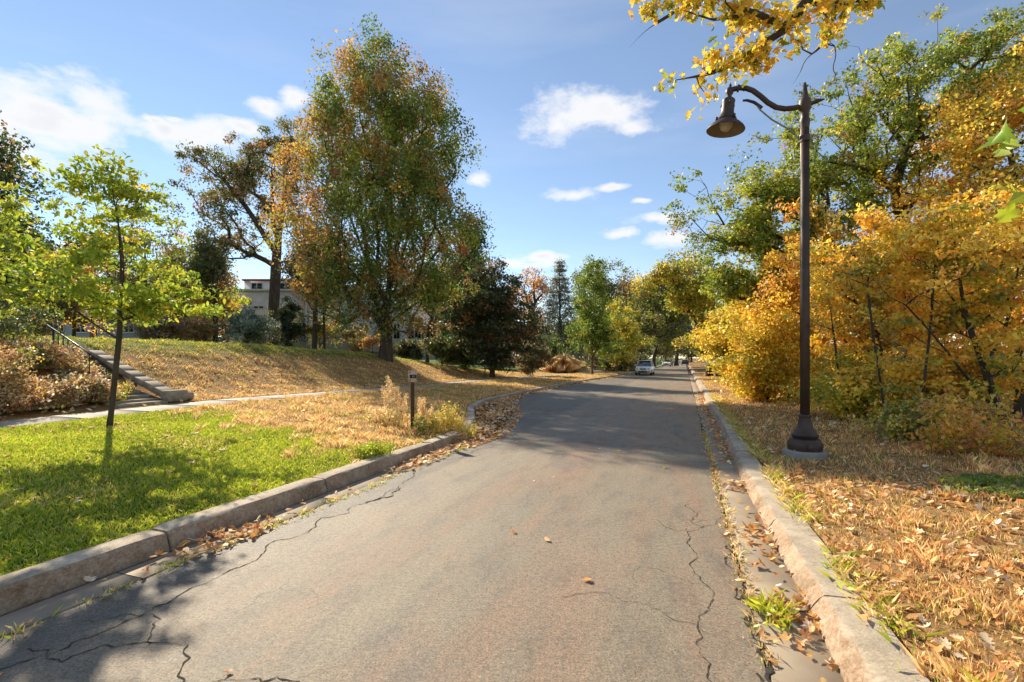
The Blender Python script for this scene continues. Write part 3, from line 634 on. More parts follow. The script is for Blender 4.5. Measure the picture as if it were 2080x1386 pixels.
# ------------------------------------------------------------------ houses beyond the terrace
def window(parent, c, w, h, mull=1, arch=False, sill=True):
    """c: centre on a wall facing -y."""
    fr = MB(); fw = .07
    fr.box((0, 0, h / 2 - fw / 2), (w, .10, fw)); fr.box((0, 0, -h / 2 + fw / 2), (w, .10, fw))
    for k in range(mull + 2): fr.box((-w / 2 + fw / 2 + (w - fw) * k / (mull + 1), -.002, 0), (fw, .10, h - 2 * fw - .004))
    o = fr.build('window', MT['frame'], parent, c)
    MB().box((0, .02, 0), (w - .1, .03, h - .1)).build('pane', MT['glass'], o)
    if sill: MB().box((0, -.06, -h / 2 - .04), (w + .2, .16, .07), 0, .01).build('sill', MT['frame'], o)
    return o
def house_left():
    Y = 66.0; g = 3.0; root = empty('house', (at(540, 700, Y).x, Y, g)); x0 = root.location.x
    tag(root, 'white flat roofed house behind the big trunk on the left terrace', 'house')
    def X(px): return (px - CX) / F * Y - x0
    def Z(py): return CAMZ - (py - HY) / F * Y - g
    def wall(a, b, top, y, dep, mat, nm='wall'): return MB().box(((X(a) + X(b)) / 2, y + dep / 2, (Z(top) - .5) / 2), (X(b) - X(a), dep, Z(top) + .5)).build(nm, mat, root)
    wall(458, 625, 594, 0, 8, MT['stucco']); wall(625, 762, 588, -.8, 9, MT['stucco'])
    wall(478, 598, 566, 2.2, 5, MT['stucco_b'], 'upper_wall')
    for (a, b, t, y, d_) in ((455, 627, 590, -.3, 8.6), (622, 765, 584, -1.1, 9.4)):
        MB().box(((X(a) + X(b)) / 2, y + d_ / 2, Z(t) + .02), (X(b) - X(a), d_, .28)).build('roof', MT['stucco'], root)
    MB().box(((X(475) + X(601)) / 2, 4.7, Z(564)), (X(601) - X(475), 5.6, .22)).build('roof', MT['red_trim'], root)
    MB().box(((X(510) + X(596)) / 2, 1.9, Z(588)), (X(596) - X(510), .5, .4)).build('red_fascia', MT['red_trim'], root)
    window(root, ((X(472) + X(512)) / 2, -.04, Z(613)), X(512) - X(472), .75, 2, sill=False)
    window(root, ((X(515) + X(536)) / 2, -.04, Z(624.5)), X(536) - X(515), .4, 1, sill=False)
    window(root, (X(505), 2.16, Z(578)), 1.6, 1.1, 1)
    window(root, (X(570), 2.16, Z(578)), 2.4, 1.1, 2)
    window(root, ((X(657) + X(680)) / 2, -.84, Z(619)), 1.35, 1.5, 1); window(root, (X(718), -.84, Z(619)), 1.35, 1.5, 1)
    window(root, ((X(676) + X(722)) / 2, -.84, Z(671)), X(722) - X(676), 1.1, 4); window(root, (X(622), -.04, Z(667)), 1.2, .9, 1)
    MB().box((X(742), -.86, Z(675)), (1.1, .1, 2.3), 0, .02).build('door', MT['wood'], root)
    MB().tube([(X(628), -.9, 0), (X(628), -.9, Z(592))], .06, 6).build('downpipe', MT['frame'], root)
house_left()
def house_arched():
    Y = 68.0; g = 2.2; root = empty('house', (at(850, 700, Y).x, Y, g)); x0 = root.location.x
    tag(root, 'bright white house with narrow arched windows right of the big maple', 'house')
    X = lambda px: (px - CX) / F * Y - x0; Z = lambda py: CAMZ - (py - HY) / F * Y - g
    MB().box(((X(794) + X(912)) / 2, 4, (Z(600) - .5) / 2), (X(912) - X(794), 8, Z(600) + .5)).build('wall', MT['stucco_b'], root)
    m = MB(); a, b, z0, z1 = X(790), X(916), Z(600), Z(572)
    m.add([(a, -.4, z0), (b, -.4, z0), (b, 8.4, z0), (a, 8.4, z0), (a + 1.2, 4, z1), (b - 1.2, 4, z1)], [(0, 1, 5, 4), (1, 2, 5), (2, 3, 4, 5), (3, 0, 4), (3, 2, 1, 0)]); m.build('roof', MT['roof'], root)
    for px in (806, 835, 849, 880, 896):
        w, h = .85, 2.2; pts = [(-w / 2, -h / 2), (w / 2, -h / 2)] + [(w / 2 * math.cos(t), h / 2 - w / 2 + w / 2 * math.sin(t)) for t in np.linspace(0, math.pi, 9)]
        n = len(pts); V = [(x_, 0, z_) for x_, z_ in pts] + [(x_, .12, z_) for x_, z_ in pts]
        o = MB().add(V, [tuple(range(n)), tuple(range(2 * n - 1, n - 1, -1))] + [(i, i + n, (i + 1) % n + n, (i + 1) % n) for i in range(n)]).build('arched_window', MT['glass'], root, (X(px), -.06, Z(672)))
        f = MB(); f.tube([(x_ * 1.05, -.01, z_ * 1.02) for x_, z_ in pts[1:]] + [(-w / 2 * 1.05, -.01, -h / 2)], .05, 6); f.build('frame', MT['frame'], o)
        MB().box((0, -.02, -.2), (.04, .04, h - .5)).build('glazing_bar', MT['frame'], o)
    window(root, (X(820), -.05, Z(628)), 1.2, 1.3, 1); window(root, (X(878), -.05, Z(628)), 1.2, 1.3, 1)
    MB().box((X(864), -.06, Z(678)), (1.0, .1, 2.1), 0, .02).build('door', MT['wood'], root)
house_arched()
def house_far_left():
    Y = 70.0; g = 3.4; root = empty('house', (at(170, 690, Y).x, Y, g)); x0 = root.location.x
    tag(root, 'low grey house seen through the young tree at far left', 'house')
    X = lambda px: (px - CX) / F * Y - x0; Z = lambda py: CAMZ - (py - HY) / F * Y - g
    MB().box(((X(90) + X(300)) / 2, 3, (Z(652) - .5) / 2), (X(300) - X(90), 6, Z(652) + .5)).build('wall', MT['grey_wall'], root)
    a, b, z0, z1 = X(80), X(310), Z(652), Z(622)
    MB().add([(a, -.5, z0), (b, -.5, z0), (b, 6.5, z0), (a, 6.5, z0), (a + 1, 3, z1), (b - 1, 3, z1)], [(0, 1, 5, 4), (1, 2, 5), (2, 3, 4, 5), (3, 0, 4), (3, 2, 1, 0)]).build('roof', MT['roof'], root)
    for px in (120, 165, 215, 262): window(root, (X(px), -.04, Z(668)), 1.5, 1.1, 1)
    MB().box((X(190), -.05, Z(678)), (1.0, .1, 2.0), 0, .02).build('door', MT['red_trim'], root)
house_far_left()
def fence(label, px0, px1, Y, top, mat, w=.14, post=1.9):
    a = (px0 - CX) / F * Y; b = (px1 - CX) / F * Y; g = gz((a + b) / 2, Y); root = empty('picket_fence', (a, Y, g)); tag(root, label, 'fence')
    n = int((b - a) / (w + .02)); pk = None; r = random.Random(int(px0))
    for k in range(n):
        if pk is None:
            pk = MB().box((0, 0, top / 2 + .05), (w, .025, top - .1), 0, .006).build('picket', mat, root); o = pk
        else: o = pk.copy(); COL.objects.link(o); o.parent = root
        o.location = (k * (w + .02) + w / 2, 0, gz(a + k * (w + .02), Y) - g + r.uniform(-.015, .015))
    for zz in (.3, top - .25): MB().tube([(0, .05, zz), ((b - a) / 2, .05, zz + gz((a + b) / 2, Y) - g), (b - a, .05, zz + gz(b, Y) - g)], .04, 4).build('rail', mat, root)
    for k in range(int((b - a) / post) + 1): MB().box((k * post, .1, top / 2 + gz(a + k * post, Y) - g), (.1, .1, top + .1), 0, .01).build('post', mat, root)
fence('weathered brown board fence between the slim trunks and the white house', 606, 655, 50.0, 1.55, MT['wood'])
fence('pale blue grey picket fence in front of the white house windows', 657, 704, 49.5, 1.35, MT['wood_grey'])
fence('brown wooden board fence left of the big maple trunk', 706, 772, 49.0, 1.35, MT['wood'])
# ------------------------------------------------------------------ trees
def ells_sample(ells, n, rng, shell=.45, gap=.0, gs=.8, irr=.25):
    """points in a union of ellipsoids (cx,cy,cz,rx,ry,rz), thicker towards the shell; noise cuts gaps."""
    w = np.array([e[3] * e[4] * e[5] for e in ells]) ** .8; w = w / w.sum(); out = []
    ph = rng.random((6, 4)) * 6.3; ir = rng.random((len(ells), 5, 4)) * 6.3
    while len(out) < n:
        ei = rng.choice(len(ells), p=w); e = ells[ei]; d = rng.normal(size=3); d /= np.linalg.norm(d) + 1e-9
        r = (shell ** 3 + (1 - shell ** 3) * rng.random()) ** (1 / 3)
        r *= 1 + irr * sum(math.sin((d @ (ir[ei, q, :3] - 3.1)) * (.8 + .5 * q) + ir[ei, q, 3]) for q in range(5)) / 1.7
        p = np.array(e[:3]) + d * r * np.array(e[3:])
        if gap > 0:
            v = sum(math.sin(gs * (p @ (ph[k, :3] - 3.1)) * .6 + ph[k, 3]) for k in range(6)) / 2.4
            if v < gap * 2 - 1: continue
        out.append(p)
    return np.array(out)
def grow(init, pts, step, bias, asc, zmin, rng, curl=.15, droop=0.):
    P = []; par = []; pl = []
    for line in init:
        line = np.array(line, float)
        for _ in range(2):      # round the corners of the limb
            if len(line) > 2: line = np.concatenate((line[:1], np.stack((line[:-1] * .75 + line[1:] * .25, line[:-1] * .25 + line[1:] * .75), 1).reshape(-1, 3)[1:-1], line[-1:]))
        start = None
        if P:
            dd = np.linalg.norm(np.array(P) - line[0], axis=1); k0 = int(dd.argmin()); start = k0
        prev = start
        for i, p in enumerate(line):
            if i == 0 and start is not None: continue
            if prev is None: P.append(p); par.append(-1); pl.append(0.); prev = 0; continue
            q = P[prev]; L = np.linalg.norm(p - q); m = max(1, int(L / (step * 1.2)))
            for j in range(1, m + 1):
                P.append(q + (p - q) * j / m + (rng.normal(size=3) * L / m * .05 if j < m else 0)); par.append(prev); pl.append(pl[prev] + L / m); prev = len(P) - 1
    base = np.array(P[0]); cap = 20000
    A = np.zeros((cap, 3)); A[:len(P)] = P; PLN = np.zeros(cap); PLN[:len(P)] = pl; nn = len(P); par = list(par)
    c = np.array([base[0], base[1], zmin]); order = np.argsort(np.linalg.norm(pts - c, axis=1) * (.85 + .3 * rng.random(len(pts))))
    ok0 = np.zeros(cap, bool); ok0[:nn] = A[:nn, 2] >= min(zmin, A[:nn, 2].max() - .01); tips = np.zeros(len(pts), int)
    for ai in order:
        p = pts[ai]; d = A[:nn] - p; L = np.sqrt((d ** 2).sum(1)); hd = np.hypot(d[:, 0], d[:, 1])
        cost = L + bias * PLN[:nn] + 1.5 * np.maximum(0, A[:nn, 2] + asc * hd - p[2]); cost[~ok0[:nn]] += 1e6
        k = int(cost.argmin()); q = A[k].copy(); Lk = L[k]; m = max(1, int(Lk / step)); prev = k
        off = rng.normal(size=3) * curl * Lk; off[2] += (asc * .25 - droop) * Lk * .4
        if nn + m >= cap: break
        for j in range(1, m + 1):
            u = j / m; A[nn] = q + (p - q) * u + off * math.sin(math.pi * u) * .6 + (rng.normal(size=3) * step * curl * .4 if j < m else 0)
            par.append(prev); PLN[nn] = PLN[prev] + Lk / m; ok0[nn] = True; prev = nn; nn += 1
        tips[ai] = nn - 1
    return A[:nn], np.array(par), tips
def wood(A, par, R, rt, expo=.5):
    n = len(A); cnt = np.ones(n) * .0; kids = [[] for _ in range(n)]
    for i in range(1, n): kids[par[i]].append(i)
    leafn = np.array([1. if not k else 0. for k in kids])
    cnt = leafn.copy()
    for i in range(n - 1, 0, -1): cnt[par[i]] += cnt[i]
    rad = np.maximum(rt, R * (cnt / cnt[0]) ** expo)
    chains = []; stack = [(0, None)]
    while stack:
        a, pr = stack.pop(); ch = ([pr] if pr is not None else []) + [a]; c = a
        while kids[c]:
            ks = sorted(kids[c], key=lambda k: -cnt[k])
            for k in ks[1:]: stack.append((k, c))
            c = ks[0]; ch.append(c)
        chains.append(ch)
    return rad, chains
def leaf_quads(C, size, rng, up=.35, aspect=.62, fold=.18):
    n = len(C); a = rng.normal(size=(n, 3)); a /= np.linalg.norm(a, axis=1)[:, None]
    nr = rng.normal(size=(n, 3)); nr[:, 2] += up * 3; nr -= a * (nr * a).sum(1)[:, None]; nr /= np.linalg.norm(nr, axis=1)[:, None] + 1e-9
    b = np.cross(nr, a); L = (size * (.65 + .7 * rng.random(n)))[:, None] if np.ndim(size) == 0 else (size * (.65 + .7 * rng.random(n)))[:, None]
    W = L * aspect * .5
    V = np.empty((n, 4, 3)); V[:, 0] = C - a * L * .5; V[:, 2] = C + a * L * .5
    V[:, 1] = C - a * L * .05 + b * W + nr * L * fold; V[:, 3] = C - a * L * .05 - b * W + nr * L * fold
    return V.reshape(-1, 3), np.arange(4 * n).reshape(n, 4)
def leaf_fans(C, size, rng, half, up=.35):
    n = len(C); a = rng.normal(size=(n, 3)); a[:, 2] -= .5; a /= np.linalg.norm(a, axis=1)[:, None]
    nr = rng.normal(size=(n, 3)); nr[:, 2] += up * 3; nr -= a * (nr * a).sum(1)[:, None]; nr /= np.linalg.norm(nr, axis=1)[:, None] + 1e-9
    b = np.cross(nr, a); L = (size * (.65 + .7 * rng.random(n)))[:, None]; pts = [(0, .4)] + list(half) + [(-x, y) for x, y in half[-2:0:-1]]; m = len(pts)
    V = np.empty((n, m, 3)); cu = rng.normal(size=(n, 1)) * .5
    for k, (x, y) in enumerate(pts): V[:, k] = C + a * L * (y - .5) + b * L * x + nr * L * (cu * x * x * 1.5 - .4 * (y - .4) ** 2 + .15 * abs(x))
    i = np.arange(n)[:, None] * m
    return V.reshape(-1, 3), np.concatenate([i + np.array([[0, 1 + k, 1 + (k + 1) % (m - 1)]]) for k in range(m - 1)])
def pal(rng, n, cols, probs=None, jit=.18):
    cols = np.array(cols, float); k = rng.choice(len(cols), size=n, p=probs); c = cols[k]
    return np.clip(c * (1 + jit * rng.normal(size=(n, 1))) * (1 + .06 * rng.normal(size=(n, 3))), .004, .8)
GREEN = [(.060, .105, .014), (.075, .125, .016), (.045, .080, .012), (.10, .145, .018)]
DKGREEN = [(.022, .040, .012), (.030, .052, .014), (.018, .030, .010)]
YGREEN = [(.20, .23, .018), (.13, .18, .016), (.28, .27, .02), (.085, .135, .014)]
YELLOW = [(.56, .38, .03), (.50, .32, .025), (.58, .43, .06), (.42, .32, .03)]
ORANGE = [(.52, .25, .03), (.46, .19, .025), (.56, .32, .04), (.36, .16, .03)]
RUST = [(.32, .14, .05), (.25, .11, .045), (.38, .19, .065), (.18, .10, .04)]
RED = [(.30, .05, .04), (.24, .05, .06)]
BROWN = [(.24, .15, .08), (.16, .10, .055), (.32, .21, .11)]
def tree(name, label, base, ells, init=None, n=260, leaves=60, lsize=.2, rc=.5, R=.2, col=None, seed=1, asc=.4, bias=.25, step=.6, zmin=None, cat='tree', group=None,
         shell=.45, gap=.25, gs=.8, mat='bark', curl=.15, rt=None, droop=0., limbs=True, aspect=.62, up=.35, crown_name='crown', stemname='trunk', flat=.75, pick=0, pick_mesh=None, expo=.5, irr=.28, shape=None):
    """base: Vector; ells and init in world coordinates."""
    rng = np.random.default_rng(seed); b = np.array(base)
    pts = ells_sample(ells, n, rng, shell, gap, gs, irr)
    zlo = min(e[2] - e[5] for e in ells); zmin = zlo + .1 if zmin is None else zmin
    if init is None:
        cz = np.mean([e[2] for e in ells]); ztop = max(e[2] + e[5] * .55 for e in ells); cxy = np.mean([e[:2] for e in ells], axis=0)
        init = [[b - (0, 0, .15), b + (0, 0, max(.3, zlo - b[2]) * .9), np.array((b[0] * .4 + cxy[0] * .6, b[1] * .4 + cxy[1] * .6, cz * .6 + zlo * .4)), np.array((*cxy, ztop))]]
    A, par, tips = grow(init, pts, step, bias, asc, zmin, rng, curl, droop)
    rt = rt or max(.006, lsize * .04); rad, chains = wood(A, par, R, rt, expo)
    root = empty(name, b); tag(root, label, cat, group)
    tv, tf, no = [], [], 0; tw = []
    for ci, ch in enumerate(chains):
        Pn = A[ch] - b; Rn = rad[ch].copy()
        if ci > 0: Rn[0] = min(Rn[0], Rn[1] * 1.35)
        if ci == 0: Rn[0] *= 1.35
        Rn *= np.minimum(1, np.linspace(len(Rn) / 5., .0, len(Rn)) + .12)      # every shoot ends thin
        big = Rn.max()
        if ci == 0 or (limbs and big > R * .30 and len(tw) < 14):
            V, Fq = sweep(Pn, Rn, 10 if big > .08 else 7)
            link(stemname if ci == 0 else 'limb', mesh_np('limb', V, [Fq], MT[mat], smooth=True), root)
            if ci: tw.append(1)
        else:
            V, Fq = sweep(Pn, Rn, 5 if big > .03 else 3); tv.append(V); tf.append(Fq + no); no += len(V)
    if tv: tag(link('twigs', mesh_np('twigs', np.concatenate(tv), [np.concatenate(tf)], MT[mat], smooth=True), root), kind='stuff')
    if leaves:
        o_ = rng.normal(size=(len(pts) * leaves, 3)); o_ /= np.linalg.norm(o_, axis=1)[:, None]; o_ *= rng.random((len(o_), 1)) ** .5
        C = np.repeat(pts, leaves, 0) + o_ * np.repeat(rc * 1.75 * (.5 + .9 * rng.random(len(pts))), leaves)[:, None] * np.array((1, 1, flat)); C[:, 2] = np.maximum(C[:, 2], b[2] + .05)
        cols = col(C - b, rng) * .45 + np.repeat(col(pts - b, rng), leaves, 0) * .55      # leaves of one spray resemble each other
        if pick:
            # the largest leaves in view are parts of their own
            scr = np.where((C[:, 1] > .8) & (np.abs(C[:, 0] / np.maximum(C[:, 1], .1)) < 1.05), C[:, 1], 1e9); idx = np.argsort(scr)[:pick]
            keep = np.ones(len(C), bool); keep[idx] = False
            pm = pick_mesh
            for i in idx:
                o = link('leaf', pm[int(rng.integers(len(pm)))], root, C[i] - b); s = lsize * rng.uniform(.8, 1.3)
                o.scale = (s, s, s); o.rotation_euler = (rng.normal() * .7, rng.normal() * .7, rng.uniform(0, 6.28))
            C = C[keep]; cols = cols[keep]
        V, Fq = leaf_quads(C - b, lsize, rng, up, aspect) if shape is None else leaf_fans(C - b, lsize, rng, shape, up)
        tag(link(crown_name, mesh_np(crown_name, V, [Fq], MT['leaf'], np.repeat(cols, len(V) // max(1, len(C)), 0)), root), kind='stuff')
    return root
def pe(x0, x1, y0, y1, Y, dep=1.0):
    a, b = at(x0, y1, Y), at(x1, y0, Y); rx, rz = (b.x - a.x) / 2, (b.z - a.z) / 2
    return ((a.x + b.x) / 2, Y, (a.z + b.z) / 2, rx, rx * dep, rz)
def mixer(*parts):
    """parts: (weight, palette)"""
    cols = sum([p for w, p in parts], []); pr = np.array(sum([[w / len(p)] * len(p) for w, p in parts], [])); pr = pr / pr.sum()
    return lambda P, rng: pal(rng, len(P), cols, pr)
def patches(f, a, b, scale=.5, seed=1, thr=0.):
    """two mixers in patches through the crown"""
    ph = np.random.default_rng(seed).random((5, 4)) * 6.3
    def g(P, rng):
        v = sum(np.sin(P @ ((ph[k, :3] - 3.1) * scale) + ph[k, 3]) for k in range(5)) + (f(P) if f else 0) + rng.normal(size=len(P)) * .6
        ca, cb = a(P, rng), b(P, rng); return np.where((v > thr)[:, None], ca, cb)
    return g

# leaf shapes that are big enough in view to be single pieces
def leaf_mesh(name, half, curl, col, matname='leaf', seed=0):
    r = random.Random(seed); half = half; pts = [(x, y) for x, y in half] + [(-x * r.uniform(.9, 1.1), y) for x, y in half[-2:0:-1]]
    V = [(0, .38, 0)] + [(x, y, 0) for x, y in pts]; V = np.array(V, float); V[:, 1] -= .5
    V[:, 2] = curl[0] * V[:, 0] ** 2 + curl[1] * (V[:, 1] + .1) ** 2 + curl[2] * V[:, 0] * V[:, 1] + np.array([r.uniform(-.02, .02) for _ in V])
    n = len(pts); Fc = np.array([(0, 1 + i, 1 + (i + 1) % n) for i in range(n)])
    c = np.array([[cc * r.uniform(.85, 1.12) for cc in col] for _ in V])
    return mesh_np(name, V, [Fc], MT[matname], c)
H_MAPLE = [(.02, 0), (.26, .03), (.2, .15), (.5, .3), (.33, .4), (.44, .6), (.19, .57), (.13, .78), (0, 1)]
H_OAK = [(.02, 0), (.12, .12), (.07, .2), (.26, .33), (.13, .42), (.32, .58), (.17, .66), (.22, .85), (0, 1)]
H_OVAL = [(.01, 0), (.16, .15), (.23, .38), (.2, .6), (.1, .85), (0, 1)]
def L3(Y, *pp): return [np.array(at(px, py, Y)) for px, py in pp]
def gnd(px, Y): return ground(px, Y)
LM_OVAL = [leaf_mesh('leaflet', H_OVAL, (.5, -.4, 0), c, seed=i) for i, c in enumerate([(.20, .24, .015), (.13, .19, .014), (.28, .29, .02), (.10, .15, .012)])]
LM_OAKY = [leaf_mesh('oak_leaf', H_OAK, (.5, -.5, .2), c, seed=i) for i, c in enumerate([(.50, .34, .02), (.55, .38, .03), (.44, .24, .02), (.36, .30, .02)])]
LM_MAPLEG = [leaf_mesh('maple_leaf', H_MAPLE, cu, c, seed=i) for i, (c, cu) in enumerate([((.17, .23, .012), (.7, -.9, .3)), ((.24, .27, .015), (-.6, -.7, .5)), ((.12, .18, .012), (.9, -.5, -.4)), ((.28, .28, .02), (.4, -1.1, .2))])]

# young tree on the lawn
Y = 10.8; b = gnd(221, Y)
Ly = lambda *pp: L3(Y, *pp)
b_np = np.array(b)
def shift(line, dy):
    out = [line[0]]
    for i, p in enumerate(line[1:]): out.append(p + np.array((0, dy * (i + 1) / (len(line) - 1), 0)))
    return out
tree('young_tree', 'slim young tree with bright green leaves standing on the green lawn', b,
     [pe(15, 455, 475, 660, Y, 1.15), pe(270, 440, 550, 655, Y, .9), pe(100, 340, 340, 520, Y, 1.1), pe(-90, 160, 400, 640, Y, .8), pe(170, 300, 325, 420, Y, 1), pe(70, 400, 575, 655, Y, .9), pe(250, 430, 520, 640, Y, .8)],
     [[b_np - (0, 0, .15)] + Ly((228, 820), (234, 760), (243, 680), (247, 600), (246, 530), (240, 450), (232, 360)),
      shift(Ly((238, 695), (190, 635), (130, 590), (50, 545)), -1.2), shift(Ly((246, 600), (222, 545), (185, 490), (120, 430)), 1.2), shift(Ly((247, 620), (268, 540), (266, 440), (262, 350)), -.6),
      shift(Ly((246, 640), (300, 600), (360, 570), (425, 560)), .8), shift(Ly((246, 560), (300, 500), (370, 470)), -1.4), shift(Ly((243, 670), (200, 600), (100, 560), (-40, 520)), 1.6)],
     n=460, leaves=24, lsize=.12, rc=.17, R=.056, seed=3, asc=.2, step=.35, col=mixer((1., YGREEN), (.6, [(.30, .33, .02), (.24, .29, .018)]), (.12, GREEN), (.05, YELLOW)), gap=.42, gs=1.8, mat='bark', rt=.004, curl=.12, aspect=.55, up=.6, flat=.38, pick=300, pick_mesh=LM_OVAL, shell=.3, shape=H_OVAL)

# dark evergreen at the left edge
b = gnd(-75, 24.)
tree('dark_tree', 'dark dense tree cut by the left edge of the picture', b, [pe(-260, 70, 330, 700, 24., .8), pe(-220, 20, 230, 450, 24., .8)], n=420, leaves=60, lsize=.22, rc=.55, R=.3, seed=5, asc=.1,
     col=mixer((1, DKGREEN), (.1, GREEN), (.06, RUST)), gap=.1, step=.8)
OLIVE = [(.10, .10, .035), (.08, .085, .028), (.13, .115, .04), (.17, .11, .045)]
# big maple on the bank
Y = 34.; b = gnd(783, Y); bn = np.array(b)
MAPLE_COL = patches(lambda P: -P[:, 0] * .36 + (P[:, 2] - 13.5) * .14, mixer((.7, RUST), (.5, ORANGE), (.5, YGREEN), (.4, OLIVE)), mixer((1.0, GREEN), (.5, YGREEN), (.10, RUST), (.05, RED)), .35, 7, .45)
tree('maple_tree', 'big autumn maple turning from green to orange on the bank', b,
     [pe(695, 845, 66, 260, Y), pe(632, 905, 125, 380, Y), pe(600, 948, 175, 480, Y), pe(760, 940, 180, 420, Y), pe(572, 980, 310, 625, Y), pe(610, 950, 480, 668, Y, .9)],
     [[bn - (0, 0, .3)] + L3(Y, (786, 650), (790, 570), (796, 400), (785, 130)), shift(L3(Y, (783, 665), (757, 610), (728, 460), (705, 230)), 1.5), shift(L3(Y, (788, 600), (840, 480), (868, 260)), -1.5),
      shift(L3(Y, (788, 600), (800, 480), (830, 180)), 2.5), shift(L3(Y, (786, 620), (740, 500), (690, 330)), -2.5), shift(L3(Y, (786, 625), (850, 560), (920, 450)), 1.)],
     n=1500, leaves=72, lsize=.185, rc=.46, R=.42, seed=8, irr=.12, asc=1.0, bias=.18, step=.8, col=MAPLE_COL, gap=.06, gs=.9, zmin=b.z + 1.8, rt=.012, flat=1.25)
# oak left of the maple
Y = 58.; b = gnd(556, Y); bn = np.array(b)
tree('oak_tree', 'tall oak with a bare thick trunk left of the big maple', b,
     [pe(380, 520, 300, 440, Y), pe(450, 610, 255, 470, Y), pe(420, 520, 420, 545, Y), pe(530, 620, 240, 400, Y)],
     [[bn - (0, 0, .3)] + L3(Y, (555, 640), (560, 560), (562, 510), (575, 420), (585, 290)), shift(L3(Y, (561, 520), (530, 460), (500, 410), (440, 340)), -2.), shift(L3(Y, (560, 540), (520, 520), (470, 500), (440, 490)), 2),
      shift(L3(Y, (562, 500), (545, 430), (535, 330)), 2), shift(L3(Y, (575, 430), (600, 380), (605, 300)), -1)],
     n=340, leaves=60, lsize=.29, rc=.62, R=.6, seed=9, asc=.2, step=.9, col=mixer((1, OLIVE), (.35, GREEN), (.2, RUST)), gap=.42, gs=.8, rt=.02)
def filler(name, label, px0, px1, py0, py1, Y, col, seed, base_px=None, n=170, leaves=55, ls=.26, R=.16, **kw):
    b = gnd(base_px if base_px is not None else (px0 + px1) / 2, Y)
    return tree(name, label, b, kw.pop('ells', None) or [pe(px0, px1, py0, py1, Y, .9)], n=n, leaves=leaves, lsize=ls, rc=kw.pop('rc', .012 * Y), R=R, col=col, seed=seed, step=kw.pop('step', .9), **kw)
TB = 'trees behind the terrace'
filler('tree', 'thin dark trunked tree just left of the white house', 385, 480, 470, 610, 47., mixer((1, OLIVE), (.5, GREEN)), 11, 438, group=TB, R=.2, gap=.35)
filler('tree', 'golden leaved tree behind the thin trunk near the white house', 405, 475, 525, 680, 52., mixer((1, YELLOW), (.4, ORANGE)), 12, 440, n=110, group=TB)
filler('tree', 'tree with a straight short trunk seen right of the young tree', 215, 375, 450, 660, 50., mixer((.9, OLIVE), (.6, GREEN), (.15, ORANGE)), 13, 299, gap=.2, n=240, group=TB, R=.24)
filler('tree', 'dull olive tree filling the gap right of the young tree', 320, 440, 540, 690, 54., mixer((1, OLIVE), (.5, GREEN), (.3, YELLOW)), 20, 372, n=200, group=TB, R=.2, gap=.15)
filler('tree', 'dark olive tree behind the stair handrail', 20, 150, 480, 690, 46., mixer((1, OLIVE), (.6, DKGREEN), (.2, ORANGE)), 22, 70, n=220, group=TB, R=.2, gap=.15)
filler('tree', 'orange leaved tree seen through the young tree crown', 95, 230, 490, 660, 50., mixer((1, ORANGE), (.8, YELLOW), (.2, RUST)), 14, 150, n=150, group=TB)
filler('tree', 'slim twin stemmed tree close left of the big maple', 590, 700, 470, 610, 44., mixer((.9, OLIVE), (.7, GREEN), (.3, RUST)), 15, 640, n=150, group=TB, R=.22, gap=.35)
filler('tree', 'thin second stem of grey bark beside the wooden fence', 620, 700, 500, 610, 45., mixer((.9, GREEN), (.4, YGREEN)), 16, 658, n=60, group=TB, R=.12)
filler('tree', 'half hidden tree with brownish leaves in front of the arched house', 850, 935, 540, 665, 50., mixer((.6, OLIVE), (.6, RUST), (.3, GREEN)), 17, 868, n=120, group=TB, R=.2, gap=.35)
filler('tree', 'dark green tree with a pointed top right of the maple', 885, 1010, 500, 720, 46., mixer((1, DKGREEN), (.5, GREEN), (.12, RUST)), 18, 940, n=330, group=TB, R=.25, ells=[pe(890, 1008, 520, 720, 46.), pe(900, 985, 430, 600, 46.)], asc=.6)
filler('cedar_tree', 'very dark low spreading tree at the foot of the bank', 895, 1090, 560, 740, 41., mixer((1, DKGREEN), (.15, RUST)), 19, 1000, n=420, leaves=70, ls=.2, R=.22, ells=[pe(895, 1085, 590, 740, 41., .7), pe(930, 1050, 545, 660, 41., .8)], asc=-.1, gap=.05, flat=.5)
Y = 72.; b = gnd(1078, Y); bn = np.array(b)
tree('oak_tree', 'twisted oak with sparse rusty leaves left of the spruce', b, [pe(1035, 1125, 538, 640, Y), pe(1048, 1118, 600, 670, Y)],
     [[bn] + L3(Y, (1076, 690), (1078, 640), (1088, 610), (1105, 595)), L3(Y, (1078, 640), (1068, 600), (1055, 570)), L3(Y, (1085, 612), (1083, 580), (1090, 550))],
     n=150, leaves=22, lsize=.3, rc=.6, R=.42, seed=21, asc=.1, step=.8, col=mixer((1, RUST), (.5, ORANGE), (.3, OLIVE)), gap=.45, rt=.05, curl=.3)
